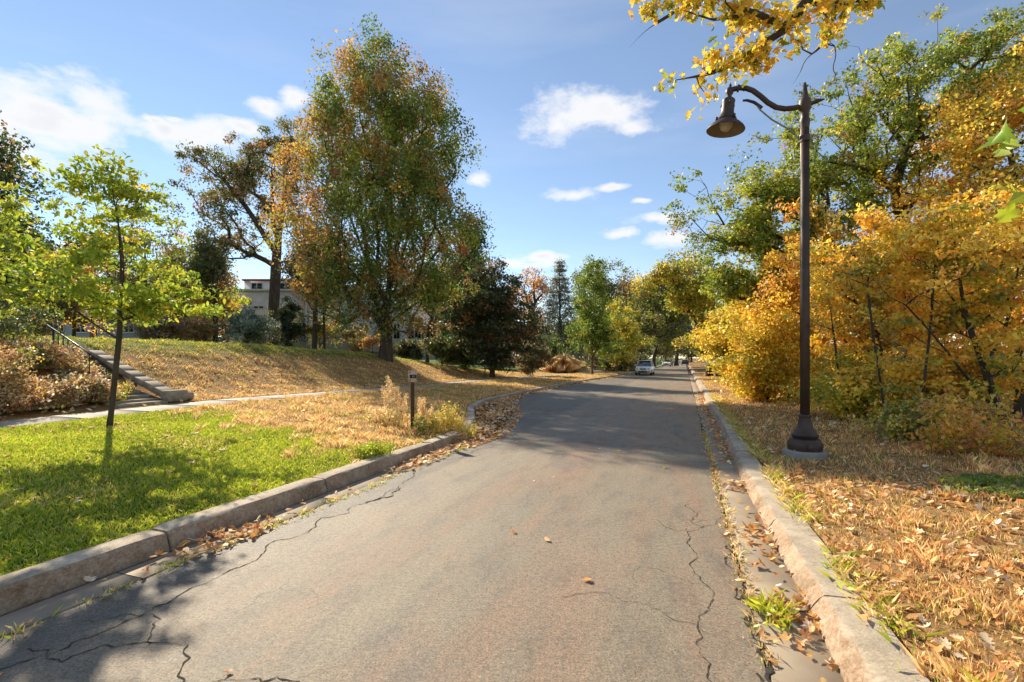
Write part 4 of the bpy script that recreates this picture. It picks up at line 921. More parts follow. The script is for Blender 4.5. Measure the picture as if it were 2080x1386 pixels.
# spruce
def spruce(label, px, Y, top_py, hw_px, seed):
    b = gnd(px, Y); top = at(px, top_py, Y).z; H = top - b.z; Rw = hw_px / F * Y; rng = np.random.default_rng(seed); pts = []
    for k in range(900):
        u = rng.random() ** .7; z = b.z + H * (.05 + .94 * (1 - u)); r = Rw * 1.25 * (1.03 - (z - b.z) / H) ** .85 * (.3 + .75 * rng.random() ** .5); a = rng.uniform(0, 6.28)
        lay = .55; z = b.z + round((z - b.z) / lay) * lay + rng.normal() * .06; pts.append((b.x + r * math.cos(a), b.y + r * math.sin(a), z - r * .22))
    bn = np.array(b); A, par, tips = grow([[bn, np.array((b.x, b.y, top))]], np.array(pts), .6, .05, -.3, b.z + .4, rng, .05)
    root = empty('spruce_tree', b); tag(root, label, 'tree'); rad, chains = wood(A, par, .26, .012)
    link('trunk', mesh_np('trunk', *[(lambda v, f: (v, [f]))(*sweep(A[chains[0]] - bn, np.linspace(.26, .03, len(chains[0])), 8))][0], MT['bark'], smooth=True), root)
    V = []; Fs = []; no = 0
    for ch in chains[1:]:
        v, f = sweep(A[ch] - bn, rad[ch], 3); V.append(v); Fs.append(f + no); no += len(v)
    tag(link('twigs', mesh_np('twigs', np.concatenate(V), [np.concatenate(Fs)], MT['bark']), root), kind='stuff')
    C = np.repeat(A[np.array(par) >= 0], 22, 0); C = C + rng.normal(size=C.shape) * np.array((.30, .30, .12)); C[:, 2] -= .08
    ax = np.hypot(C[:, 0] - b.x, C[:, 1] - b.y) > .12; C = C[ax]
    Vq, Fq = leaf_quads(C - bn, .26, rng, .4, .35)
    tag(link('crown', mesh_np('crown', Vq, [Fq], MT['leaf'], np.repeat(pal(rng, len(C), [(.09, .10, .06), (.12, .125, .08), (.07, .08, .045), (.15, .14, .095)]), 4, 0)), root), kind='stuff')
spruce('grey green spruce with a sharp tip behind the street trees', 1137, 66., 527, 44, 4)
# two street trees on the far boulevard
Y = 53.; b = gnd(1203, Y)
tree('street_tree', 'green pyramid shaped street tree with a slender trunk on the far boulevard', b, [pe(1150, 1262, 640, 738, Y), pe(1165, 1248, 570, 700, Y), pe(1180, 1232, 528, 620, Y)], n=330, leaves=55, lsize=.2, rc=.36, R=.12, seed=24, asc=.9,
     col=patches(lambda P: -P[:, 0] * .3, mixer((1, YGREEN), (.6, GREEN)), mixer((1, GREEN), (.3, YGREEN)), .8, 3), gap=.2, step=.6, zmin=b.z + 1.2, mat='bark_pale')
Y = 64.; b = gnd(1253, Y)
tree('street_tree', 'smaller yellow green street tree right of the green one', b, [pe(1218, 1300, 660, 738, Y), pe(1230, 1288, 608, 700, Y)], n=240, leaves=50, lsize=.22, rc=.4, R=.12, seed=25, asc=.9,
     col=mixer((1, YGREEN), (.5, YELLOW), (.3, GREEN)), gap=.2, step=.6, zmin=b.z + 1.2, mat='bark_pale')
TF = 'trees beside the far road'
filler('oak_tree', 'broad olive oak rising behind the green street tree', 1160, 1268, 540, 690, 92., mixer((1, OLIVE), (.7, GREEN)), 31, 1190, n=260, ls=.4, R=.4, group=TF, ells=[pe(1160, 1268, 545, 690, 92.)])
filler('oak_tree', 'rusty topped oak left of the leaning trunk', 1235, 1330, 570, 700, 88., mixer((.7, RUST), (.5, ORANGE), (.5, OLIVE)), 32, 1270, n=220, ls=.38, R=.35, group=TF)
Y = 74.; b = gnd(1297, Y); bn = np.array(b)
tree('oak_tree', 'dark leaning oak trunk behind the oncoming white car', b, [pe(1268, 1400, 575, 690, Y), pe(1290, 1420, 550, 640, Y)], [[bn - (0, 0, .3)] + L3(Y, (1303, 700), (1312, 660), (1318, 630), (1330, 580)), L3(Y, (1312, 660), (1345, 620), (1380, 600)), L3(Y, (1308, 675), (1290, 640), (1282, 610))],
     n=330, leaves=55, lsize=.34, rc=.8, R=.75, seed=33, asc=.2, step=1., col=mixer((.8, OLIVE), (.7, YGREEN), (.3, DKGREEN)), group=TF, gap=.25, rt=.05)
filler('oak_tree', 'dark trunked tree beside the second parked white car', 1315, 1400, 590, 720, 100., mixer((1, OLIVE), (.6, GREEN)), 34, 1328, n=230, ls=.42, R=.4, group=TF)
filler('oak_tree', 'far dark tree over the red parked car', 1340, 1430, 580, 722, 122., mixer((1, DKGREEN), (.8, OLIVE)), 35, 1374, n=230, ls=.5, R=.5, group=TF)
filler('oak_tree', 'yellow green oak leaning over the road from the right', 1340, 1475, 530, 700, 46., mixer((.9, YGREEN), (.6, YELLOW), (.4, OLIVE)), 36, 1462, n=300, leaves=55, ls=.26, R=.26, group='oaks on the right of the road', gap=.35,
       ells=[pe(1345, 1460, 525, 640, 46.), pe(1390, 1480, 590, 720, 46.), pe(1300, 1390, 545, 610, 46.)], init=[[np.array(gnd(1462, 46.))] + L3(46., (1440, 690), (1405, 640), (1375, 600), (1330, 575)), L3(46., (1425, 665), (1430, 600), (1420, 560))])
FR = 'trees closing the far end of the road'
far = [(1150, 700, 150., 70), (1230, 690, 175., 80), (1300, 700, 190., 70), (1352, 705, 210., 60), (1405, 690, 205., 70), (1450, 690, 150., 90), (1080, 690, 140., 80), (1000, 680, 120., 80), (900, 660, 110., 90), (740, 650, 105., 90), (520, 640, 100., 100), (330, 640, 95., 100), (170, 640, 95., 100), (20, 640, 90., 100), (-150, 640, 85., 110)]
far_lab = ['far olive tree behind the spruce foot', 'far olive tree behind the two street trees', 'far tree left of the parked cars', 'far tree above the farther white car', 'far tree straight above the road end', 'far tree behind the right hand yellow bushes', 'far tree behind the rusty oak', 'far tree behind the very dark low tree', 'far tree behind the arched white house', 'far tree above the white house roofs', 'far tree behind the flat roofed house', 'far tree right of the low grey house', 'far tree right behind the low grey house', 'far tree left of the low grey house', 'far tree behind the dark left edge tree']
proto = []
for k, c in enumerate((mixer((1, OLIVE), (.5, GREEN), (.3, YGREEN)), mixer((1, DKGREEN), (.6, OLIVE), (.2, RUST)), mixer((.8, YGREEN), (.5, OLIVE), (.3, YELLOW)))):
    t_ = tree('background_tree', far_lab[k], Vector((0, 0, 0)), [(0, 0, 8.5, 6.5, 6.5, 5.5), (2, 0, 6, 6, 6, 4), (-3, 0, 7, 5, 5, 5)], n=190, leaves=42, lsize=.75, rc=1.1, R=.45, col=c, seed=40 + k, step=1.4, gap=.1, group=FR, zmin=2.5, limbs=False); proto.append(t_)
for k, (px, py, Y, hp) in enumerate(far):
    o = proto[k] if k < 3 else copy_tree(proto[k % 3]); p = gnd(px, Y); o.location = p; o['label'] = far_lab[k]; o['group'] = FR; o.rotation_euler.z = k * 1.3
    s = (.9, 1.1, 1., .85, .8, 1.)[k % 6] * (1 if k < 7 else 1.15); o.scale = (s, s, s * (1 + .1 * math.sin(k)))

# ------------------------------------------------------------------ right side
GOLD = mixer((1, YELLOW), (.4, ORANGE), (.25, YGREEN)); SUNNY = mixer((1, YELLOW), (.4, YGREEN), (.1, ORANGE)); AMBER = mixer((.7, ORANGE), (1, YELLOW), (.1, RUST))
Y = 23.; b = gnd(1880, Y); bn = np.array(b)
OAKG = patches(None, mixer((.25, GREEN), (1.2, YGREEN), (.15, YELLOW)), mixer((.5, GREEN), (1., YGREEN), (.3, OLIVE), (.12, RUST)), .6, 4)
tree('oak_tree', 'large green oak with crooked limbs behind the street lamp', b,
     [pe(1410, 1690, 380, 610, Y, .6), pe(1415, 1640, 430, 610, Y, .6), pe(1480, 1680, 330, 500, Y, .6), pe(1510, 1850, 240, 500, Y, .6), pe(1670, 1990, 95, 370, Y, .6), pe(1850, 2130, 25, 270, Y, .6), pe(1420, 1560, 470, 640, Y, .6)],
     [[bn - (0, 0, .3)] + L3(Y, (1860, 560), (1835, 450), (1815, 385), (1845, 290), (1895, 235), (1960, 150), (2030, 90)),
      shift(L3(Y, (1818, 395), (1770, 362), (1690, 350), (1600, 352)), -1.5), shift(L3(Y, (1842, 300), (1822, 230), (1800, 140)), 1.5), shift(L3(Y, (1820, 400), (1740, 395), (1660, 455), (1560, 460), (1450, 520)), -2.),
      shift(L3(Y, (1815, 385), (1770, 320), (1740, 240)), 2.), shift(L3(Y, (1850, 285), (1930, 280), (1990, 230)), -2), shift(L3(Y, (1830, 430), (1700, 480), (1560, 540)), 1.)],
     n=1550, leaves=46, lsize=.15, rc=.30, R=.36, seed=51, asc=.15, step=.6, col=OAKG, gap=.36, gs=1.7, rt=.014, curl=.3, flat=.7, expo=.42, shell=.15, irr=.3)
filler('golden_tree', 'tall golden leaved tree at the right edge above the thicket', 1880, 2240, 90, 470, 19., mixer((1, YELLOW), (.8, ORANGE), (.7, YGREEN), (.3, OLIVE)), 52, 2120, n=560, leaves=46, ls=.15, R=.22, rc=.34, step=.5, gap=.35, gs=1.2, ells=[pe(1930, 2260, 110, 480, 19.), pe(1870, 2060, 260, 480, 19.)])
TH = 'golden thicket on the right of the road'
filler('thicket_tree', 'yellow bush at the far end of the thicket near the cabinet', 1430, 1560, 570, 790, 33., mixer((1, YELLOW), (.7, YGREEN), (.2, ORANGE)), 53, n=300, leaves=60, ls=.2, R=.09, rc=.4, group=TH, gap=.1, asc=.6)
filler('thicket_tree', 'bright yellow bushy shrub standing left of the lamp post', 1480, 1640, 640, 835, 20., SUNNY, 54, irr=.4, n=360, leaves=52, ls=.14, R=.06, rc=.28, step=.5, group=TH, gap=.12, asc=.6, flat=.8)
filler('thicket_tree', 'orange small tree rising behind the lamp post', 1540, 1730, 520, 770, 21., AMBER, 55, n=400, leaves=48, ls=.15, R=.09, rc=.3, step=.5, group=TH, gap=.35, gs=1.2, irr=.35)
filler('thicket_tree', 'orange yellow tree with spreading layers right of the lamp post', 1650, 1900, 410, 760, 16., patches(None, mixer((.6, ORANGE), (1.2, YELLOW), (.08, RUST)), mixer((.4, OLIVE), (.9, YELLOW), (.6, YGREEN)), .9, 5, -.6), 56, 1790, n=500, leaves=40, ls=.125, R=.10, rc=.23, step=.4, group=TH, gap=.42, gs=1.5, flat=.5, irr=.35)
Y = 11.5; b = gnd(2055, Y); bn = np.array(b)
tree('thicket_tree', 'golden small tree with slanting dark stems at right', b, [pe(1780, 2080, 400, 700, Y, .9), pe(1900, 2180, 380, 620, Y, .9), pe(1800, 2100, 600, 800, Y, .8)],
     [[bn - (0, 0, .1)] + L3(Y, (2035, 850), (1990, 720), (1960, 640), (1945, 540), (1930, 430)), L3(Y, (2030, 840), (1965, 770), (1905, 690), (1840, 620)), L3(Y, (1960, 640), (1900, 560), (1850, 500)), L3(Y, (2000, 745), (2040, 680), (2070, 560)), L3(Y, (1955, 610), (2020, 570), (2100, 600))],
     n=430, leaves=32, lsize=.115, rc=.19, R=.085, seed=57, irr=.4, asc=.1, step=.35, col=patches(None, mixer((1.2, YELLOW), (.6, ORANGE)), mixer((.4, OLIVE), (.7, YGREEN), (.7, YELLOW)), 1.1, 9, -.5), gap=.46, gs=1.7, flat=.45, rt=.004, group=TH)
filler('thicket_tree', 'dense orange tree at the back of the thicket', 1760, 2010, 380, 720, 20., AMBER, 58, 1880, n=300, leaves=40, ls=.16, R=.1, rc=.36, step=.5, group=TH, gap=.2)
filler('thicket_tree', 'dark trunked golden tree at the right picture edge', 1980, 2260, 400, 820, 14., mixer((.7, ORANGE), (1, YELLOW), (.25, YGREEN)), 59, 2070, n=380, leaves=42, ls=.135, R=.13, rc=.27, step=.4, group=TH, gap=.4)
filler('thicket_shrub', 'yellow green low shrub behind the lamp base', 1650, 1830, 730, 850, 14., mixer((1, YELLOW), (.9, YGREEN)), 60, irr=.45, n=220, leaves=38, ls=.11, R=.03, rc=.22, step=.3, group=TH, gap=.2, cat='shrub')
filler('thicket_shrub', 'golden shrub between the stems at the back of the verge', 1830, 2000, 700, 850, 13.5, mixer((1, YELLOW), (.7, ORANGE), (.3, YGREEN)), 61, n=230, leaves=50, ls=.11, R=.03, rc=.22, step=.3, group=TH, gap=.3, cat='shrub')
filler('thicket_shrub', 'orange leaved low bush at the foot of the slanting stems', 1905, 2075, 840, 965, 8.4, mixer((.9, ORANGE), (.4, YGREEN), (.4, RUST), (.4, YELLOW)), 62, irr=.5, n=110, leaves=24, ls=.085, R=.018, rc=.16, step=.25, group=TH, gap=.3, cat='shrub')
filler('thicket_shrub', 'leafy green undergrowth at the right picture edge', 2000, 2220, 955, 1080, 6.2, mixer((.5, GREEN), (1, YGREEN), (.4, OLIVE)), 63, 2130, irr=.45, n=130, leaves=22, ls=.075, R=.012, rc=.13, step=.2, group=TH, gap=.25, cat='shrub')
filler('thicket_shrub', 'green and brown low shrub left of the orange bush', 1780, 1930, 820, 905, 10., mixer((.5, GREEN), (1, YGREEN), (.7, BROWN), (.4, YELLOW)), 64, irr=.5, n=100, leaves=22, ls=.09, R=.015, rc=.18, step=.25, group=TH, gap=.3, cat='shrub')
for k, (px, Y_, top, lab) in enumerate(((1712, 14.2, 560, 'thin bare stemmed sapling just right of the lamp base'), (1800, 12.2, 480, 'thin leaning sapling stem in front of the golden shrub'), (1868, 11.6, 430, 'slender dark sapling stem in the middle of the thicket'), (1600, 20.5, 600, 'thin stem rising from the bright yellow shrub'))):
    bb = gnd(px, Y_); lean_ = (-30, -45, 35, 20, -20)[k]; tree('thicket_sapling', lab, bb, [pe(px + lean_ - 60, px + lean_ + 60, top, top + 130, Y_, .9)], [[np.array(bb) - (0, 0, .1)] + L3(Y_, (px + lean_ * .3, 760), (px + lean_ * .6, 680), (px + lean_, top + 40))], n=60, leaves=14, lsize=.10, rc=.2, R=.028, seed=300 + k, asc=.5, step=.3,
                               col=mixer((1, YELLOW), (.5, YGREEN), (.3, ORANGE)), gap=.2, rt=.004, group='saplings in the golden thicket')
BK = 'trees deep in the right wood'
for k, (px0, px1, py0, py1, Y, c, lab) in enumerate(((1560, 1760, 500, 770, 36., AMBER, 'deep wood tree right behind the lamp post'), (1740, 1960, 470, 790, 30., GOLD, 'deep wood tree behind the layered orange tree'), (1940, 2200, 440, 800, 27., GOLD, 'deep wood tree at the far right'),
                                          (1450, 1600, 520, 760, 50., mixer((1, YGREEN), (.7, YELLOW), (.5, OLIVE)), 'deep wood tree behind the far yellow bush'))):
    filler('wood_tree', lab, px0, px1, py0, py1, Y, c, 70 + k, n=200, leaves=40, ls=.26, R=.16, rc=.5, group=BK, gap=.35)

# limb of a tree outside the frame that hangs in at the top
Y = 6.6; rt_ = Vector((9.2, 3.4, 0)); rt_.z = gz(rt_.x, rt_.y); bn = np.array(rt_)
tree('overhanging_oak', 'yellow oak limb hanging into the top of the picture above the lamp', rt_, [pe(1480, 1580, 80, 150, Y, .8), pe(1420, 1500, 95, 165, Y, .8), pe(1540, 1640, 10, 100, Y, .8), pe(1460, 1560, 0, 70, Y, .8), pe(1360, 1430, -40, 55, Y, .8), pe(1290, 1350, -40, 35, Y, .8), pe(1640, 1720, -30, 70, Y, .8), pe(1700, 1800, -50, 35, Y, .8), pe(1345, 1385, 140, 195, Y, .8), pe(1412, 1445, 150, 225, Y, .8), pe(1660, 1690, 60, 105, Y, .8), pe(1520, 1570, 110, 145, Y, .8), pe(1400, 1500, -60, 20, Y, .8), pe(1600, 1700, -70, 0, Y, .8)],
     [[bn - (0, 0, .3), bn + (-.1, .1, 3.), bn + (-.3, .5, 5.6)] + L3(Y, (1960, -260), (1780, -130), (1680, -40), (1640, 0), (1600, 55), (1530, 105), (1455, 148), (1390, 160), (1360, 165)),
      shift(L3(Y, (1780, -130), (1712, -20), (1703, 40), (1690, 75), (1660, 95), (1655, 120), (1640, 145)), .4), L3(Y, (1690, 75), (1700, 110), (1690, 140), (1700, 155), (1675, 190)), shift(L3(Y, (1680, -40), (1500, -70), (1390, -10), (1330, 15), (1300, 40)), .6), L3(Y, (1640, -10), (1680, 30), (1690, 75))],
     n=330, leaves=6, lsize=.11, rc=.10, R=.10, seed=81, asc=-.1, step=.16, zmin=4.5, col=mixer((1, YELLOW), (.15, ORANGE), (.8, YGREEN)), gap=0, gs=2.5, rt=.003, curl=.3, pick=300, pick_mesh=LM_OAKY, mat='bark', expo=.5, shell=.1, shape=H_OAK, irr=.35)
# maple sprig from a small tree just right of the frame
b = Vector((3.85, 2.75, 0)); b.z = gz(b.x, b.y); bn = np.array(b)
tree('maple_sapling', 'large bright green maple leaves reaching in at the right edge', b, [(3.15, 2.75, 3.3, .30, .3, .24), (3.08, 2.75, 2.95, .24, .3, .1), (3.15, 2.7, 2.0, .25, .2, .06), (3.6, 2.9, 3.0, .45, .4, .8)],
     [[bn - (0, 0, .05), bn + (-.05, .02, 1.2), bn + (-.1, .0, 2.3), bn + (-.2, 0, 3.3)]], n=46, leaves=3, lsize=.15, rc=.07, R=.02, seed=90, asc=.2, step=.15, col=mixer((1, YGREEN)), gap=0, pick=110, pick_mesh=LM_MAPLEG, rt=.003)
# ------------------------------------------------------------------ shrubs on the terrace and bank
filler('shrub', 'pale grey green leafy shrub in front of the white house', 462, 545, 628, 700, 46., mixer((1, [(.16, .19, .13), (.1, .13, .08), (.24, .27, .2)])), 101, n=150, leaves=50, ls=.2, R=.05, rc=.35, cat='shrub')
filler('shrub', 'dark upright shrub right of the thick oak trunk', 566, 618, 595, 705, 46., mixer((1, DKGREEN), (.2, OLIVE)), 102, n=110, leaves=45, ls=.2, R=.06, rc=.3, cat='shrub', gap=.3)
filler('shrub', 'loose olive shrub before the left wall of the white house', 500, 560, 640, 704, 50., mixer((1, OLIVE), (.6, GREEN), (.3, RUST)), 112, n=110, leaves=36, ls=.2, R=.05, rc=.35, cat='shrub', irr=.4)
filler('shrub', 'leggy green shrub between fence and slim twin stems', 610, 690, 625, 708, 48., mixer((.8, OLIVE), (.8, GREEN), (.3, ORANGE)), 113, n=120, leaves=32, ls=.2, R=.05, rc=.35, cat='shrub', gap=.35, irr=.4)
filler('shrub', 'russet shrub in front of the house windows by the maple', 690, 745, 640, 706, 47., mixer((.8, OLIVE), (.6, RUST), (.4, GREEN)), 114, n=80, leaves=30, ls=.2, R=.05, rc=.33, cat='shrub', gap=.35, irr=.4)
filler('shrub', 'brown hedge bush behind the short straight trunk', 285, 360, 640, 692, 44., mixer((1, BROWN), (.4, OLIVE)), 103, n=110, leaves=45, ls=.2, R=.04, rc=.35, cat='shrub')
filler('shrub', 'russet bush left of the thin dark trunk', 355, 440, 645, 694, 45., mixer((1, BROWN), (.5, RUST), (.3, YGREEN)), 104, n=110, leaves=45, ls=.2, R=.04, rc=.35, cat='shrub')
filler('shrub', 'small orange bush left of the maple trunk', 738, 775, 682, 706, 44., mixer((.6, ORANGE), (.8, OLIVE), (.3, RED)), 105, n=60, leaves=22, ls=.16, irr=.5, R=.03, rc=.25, cat='shrub')
filler('shrub', 'low dark hedge below the arched white house', 800, 870, 690, 728, 43., mixer((1, DKGREEN), (.4, OLIVE)), 106, n=130, leaves=50, ls=.18, R=.03, rc=.3, cat='shrub')
filler('shrub', 'low olive hedge between the arched house and dark tree', 858, 940, 690, 738, 42., mixer((.8, DKGREEN), (.6, OLIVE), (.3, YGREEN)), 107, n=150, leaves=50, ls=.18, R=.03, rc=.3, cat='shrub')
filler('shrub', 'dull round bush right of the very dark low tree', 1050, 1115, 688, 760, 47., mixer((1, OLIVE), (.4, BROWN)), 108, n=140, leaves=50, ls=.2, R=.04, rc=.35, cat='shrub')
filler('shrub', 'green bush left of the tan ornamental grass', 1090, 1135, 690, 745, 60., mixer((1, GREEN), (.4, DKGREEN)), 109, n=90, leaves=40, ls=.25, R=.04, rc=.4, cat='shrub')
filler('shrub', 'long dark hedge behind the slender street tree trunk', 1160, 1310, 712, 752, 70., mixer((1, DKGREEN), (.5, OLIVE), (.3, BROWN)), 110, n=220, leaves=45, ls=.28, R=.04, rc=.5, cat='shrub')
filler('shrub', 'shaded bush under the very dark low tree', 930, 1040, 700, 750, 43., mixer((1, DKGREEN), (.3, GREEN)), 111, n=130, leaves=45, ls=.2, R=.04, rc=.35, cat='shrub')
BW = patches(None, mixer((1, BROWN), (.5, RUST), (.3, YELLOW), (.3, [(.6, .55, .45)])), mixer((.8, BROWN), (.7, OLIVE), (.4, GREEN), (.2, YELLOW)), 1.6, 3)
for k, (px0, px1, py0, py1, Y, lab) in enumerate(((-90, 70, 712, 850, 11.9, 'brown weedy bush at the left edge above the sidewalk'), (40, 170, 735, 850, 13., 'russet weedy bush in the middle of the left bank'), (130, 222, 745, 842, 13.9, 'brown weedy bush against the stone steps'), (10, 130, 695, 770, 14.6, 'pale seeded bush behind the front weeds on the bank'), (-120, 40, 600, 740, 14.5, 'dark green bush at the left edge below the dark tree'))):
    filler('bank_bush', lab, px0, px1, py0, py1, Y, BW if k < 4 else mixer((1, DKGREEN), (.4, OLIVE), (.2, YGREEN)), 120 + k, n=230, leaves=32, ls=.085, R=.02, rc=.17, step=.25, cat='shrub', gap=.12, group='bushes on the left bank', flat=.9, mat='bark_pale', irr=.4)
# ------------------------------------------------------------------ grass, weeds, fallen leaves
def region(n, s0, s1, tf0, tf1, rng):
    s = rng.uniform(s0, s1, n); u = rng.random(n); a, b = tf0(s), tf1(s); t = a + (b - a) * u; return s, t
def inview(x, y, m=1.18): return (y > .7) & (np.abs(x) < m * y + .6)
def blades(name, label, S, T, h, w, cols, rng, lean=.5, z0=None):
    x, y = st2xy(S, T); k = inview(x, y); S, T, x, y, h, w, cols = S[k], T[k], x[k], y[k], h[k], w[k], cols[k]
    z = hst(S, T) if z0 is None else np.full(len(x), z0); n = len(x); a = rng.uniform(0, 6.28, n); l = np.abs(rng.normal(size=n)) * lean * h
    la = rng.uniform(0, 6.28, n); dx, dy = np.cos(a) * w / 2, np.sin(a) * w / 2
    V = np.empty((n, 4, 3)); V[:, 0] = np.stack((x - dx, y - dy, z - .01), 1); V[:, 1] = np.stack((x + dx, y + dy, z - .01), 1)
    mx, my = x + np.cos(la) * l * .35, y + np.sin(la) * l * .35
    V[:, 2] = np.stack((mx + dx * .8, my + dy * .8, z + h * .6), 1)
    V[:, 3] = np.stack((x + np.cos(la) * l, y + np.sin(la) * l, z + h), 1)
    i = np.arange(n) * 4
    me = mesh_np(name, V.reshape(-1, 3), [np.stack((i, i + 1, i + 2), 1), np.stack((i, i + 2, i + 3), 1)], MT['grass'], np.repeat(cols, 4, 0))
    return tag(link(name, me), label, kind='stuff')
G_LAWN = [(.22, .265, .012), (.26, .295, .014), (.15, .20, .012), (.34, .33, .03)]
G_DRY = [(.44, .29, .11), (.52, .36, .15), (.34, .20, .07), (.58, .43, .20)]
G_DRYO = [(.46, .25, .09), (.38, .19, .065), (.52, .33, .13), (.30, .16, .06)]
rng = np.random.default_rng(77)
# mown lawn
s, t = region(350000, -1.5, 11, lambda s: sw(s) + .72, lambda s: tk(s) - .33, rng); x, y = st2xy(s, t)
k = lawn_mask(s + rng.normal(size=len(s)) * .55, t) & inview(x, y) & (rng.random(len(s)) < np.clip(6.5 / np.hypot(x, y), .25, 1) ** 1.2); s, t, x, y = s[k], t[k], x[k], y[k]; d = np.hypot(x, y)
tone = (.5 + .5 * wob(x * 1.1, y * 1.3)); c = pal(rng, len(s), G_LAWN) * (.8 + .35 * tone[:, None]); brown = rng.random(len(s)) < .05 + .5 * np.clip(wob(x * .7 + 1.3, y * .9) - .45, 0, 1); c[brown] = pal(rng, brown.sum(), G_DRY)
blades('lawn_grass', 'short bright green mown grass left of the road', s, t, .045 * (.6 + .7 * rng.random(len(s))) * (.75 + .5 * tone), .007 * np.maximum(1, d / 5), c, rng, .7)
# dry grass: boulevard beyond the lawn, right verge, bank, terrace
def dry_patch(name, label, n, s0, s1, f0, f1, h, w, green, cut=None, orange=.3, fall=6., gfun=None):
    s, t = region(n, s0, s1, f0, f1, rng); x, y = st2xy(s, t); d = np.hypot(x, y)
    k = inview(x, y) & (rng.random(n) < np.clip(fall / d, .05, 1) ** 1.5)
    if cut is not None: k &= cut(s, t)
    s, t, x, y, d = s[k], t[k], x[k], y[k], d[k]; nn = len(s)
    c = pal(rng, nn, G_DRY); o = rng.random(nn) < orange; c[o] = pal(rng, o.sum(), G_DRYO)
    gm = wob(x * .8 + 3, y * .8) * .5 + wob(x * 2.3, y * 2.1) * .4; g = rng.random(nn) < green * (np.clip(.3 + 1.4 * gm, 0, 2.5) if green < .8 else np.clip(.85 + .4 * gm, 0, 1))
    if gfun is not None: g |= rng.random(nn) < gfun(s, t)
    c[g] = pal(rng, g.sum(), G_LAWN) * .8
    tuft = np.clip(.55 + .6 * wob(x * 2.7, y * 2.9) + .3 * wob(x * 7, y * 6), .25, 1.6)
    blades(name, label, s, t, h * (.5 + .8 * rng.random(nn)) * tuft, w * np.maximum(1, d / fall), c, rng, .55)
dry_patch('verge_grass', 'dry straw coloured grass on the right verge', 420000, .5, 60, lambda s: 1.25 + 0 * s, lambda s: 5.6 + 0 * s, .11, .0045, .2, fall=5.)
dry_patch('boulevard_grass', 'dry golden grass and weeds on the left boulevard', 400000, 6.5, 62, lambda s: sw(s) + .74, lambda s: tk(s) - .31, .14, .0042, .34, cut=lambda s, t: ~lawn_mask(s + .5 * np.sin(t * 9.1 + s * 7.3) + .4, t), orange=.25, fall=11.)
dry_patch('bank_grass', 'orange brown dry grass on the left bank', 380000, 11.4, 55, lambda s: sw(s) - 8., lambda s: sw(s) - .85, .105, .0055, .25, orange=.18, fall=15., gfun=lambda s, t: .75 * sstep((sw(s) - 4.3 - t) / 2.6))
dry_patch('terrace_grass', 'yellowish green grass along the top of the bank', 120000, 2, 50, lambda s: sw(s) - 22., lambda s: sw(s) - 6.2, .16, .010, .9, orange=.15, fall=16.)
dry_patch('wood_floor_grass', 'dull undergrowth below the golden thicket', 90000, 1, 45, lambda s: 4.2 + 0 * s, lambda s: 12 + 0 * s, .17, .011, .35, orange=.4, fall=8.)

# fallen leaves: the largest in view are single things, the rest lie as one litter
LIT_C = [(.50, .27, .08), (.42, .19, .055), (.58, .38, .16), (.66, .54, .34), (.32, .15, .055), (.54, .22, .05), (.70, .62, .48)]
LIT_P = [.24, .2, .2, .13, .11, .07, .05]
LEAFM = [leaf_mesh('fallen_leaf', (H_MAPLE, H_OAK, H_OAK, H_MAPLE)[i % 4], ((1.1, .5, .3), (.9, -.6, .2), (-1.2, .7, .4), (.7, .9, -.5), (1.5, .2, .2), (-.6, 1.2, .1))[i % 6], c, 'litter', i) for i, c in enumerate(LIT_C * 2)]
spots = []
def drop(n, s0, s1, f0, f1, dens=None, lift=.02, zone='verge', z=None, size=.085):
    s, t = region(n, s0, s1, f0, f1, rng)
    if dens is not None: k = rng.random(n) < dens(s, t); s, t = s[k], t[k]
    x, y = st2xy(s, t); k = inview(x, y); s, t, x, y = s[k], t[k], x[k], y[k]
    zz = (hst(s, t) if z is None else np.full(len(s), z)) + lift * (.4 + rng.random(len(s)))
    for a, b_, c in zip(x, y, zz): spots.append((a, b_, c, zone, size * (.6 + .8 * rng.random())))
drop(7500, .3, 9, lambda s: 1.3 + 0 * s, lambda s: 5.4 + 0 * s, lambda s, t: np.clip(.5 + .6 * wob(s * 2.1, t * 2.4), .1, 1), .05, 'verge', size=.072)
drop(3000, 9, 34, lambda s: 1.3 + 0 * s, lambda s: 4.2 + 0 * s, lambda s, t: np.clip(.4 + .5 * wob(s, t * 2), .05, 1) * np.clip(14 / s, 0, 1), .03, 'verge', size=.09)
def gut(s, t, a, b_): return np.exp(-((s - a) / b_) ** 2)
drop(2600, .5, 30, lambda s: .62 + 0 * s, lambda s: .95 + 0 * s, lambda s, t: np.clip((1.2 * gut(s, t, 4.1, .42) + 1.0 * gut(s, t, 5.9, .55) + 1.0 * gut(s, t, 8.2, .4) + .55 * (s > 10) + .06) * np.clip((t - .55) / .25, .1, 1), 0, 1), .035, 'right gutter', 0.0, .075)
drop(700, .5, 30, lambda s: .44 + 0 * s, lambda s: .56 + 0 * s, lambda s, t: .25 + .3 * (s > 8), .02, 'right gutter', 0.0, .05)
drop(1500, 1.5, 10.6, lambda s: -4.98 + 0 * s, lambda s: -4.5 + 0 * s, lambda s, t: np.clip(.9 * gut(s, t, 4.0, .45) + 1.0 * gut(s, t, 8.6, .95) + .03, 0, 1) * np.clip((-4.3 - t) / .4, .05, 1), .035, 'left gutter', 0.0, .085)
drop(3200, 9.8, 24, lambda s: tk(s) + .03, lambda s: np.interp(s, [9.5, 12, 16, 20, 24], [-4.4, -4.3, -5.3, -6.9, -7.9]), lambda s, t: np.clip(.8 + .4 * wob(s * 2, t * 3), 0, 1), .03, 'kerb return', -.02, .095)
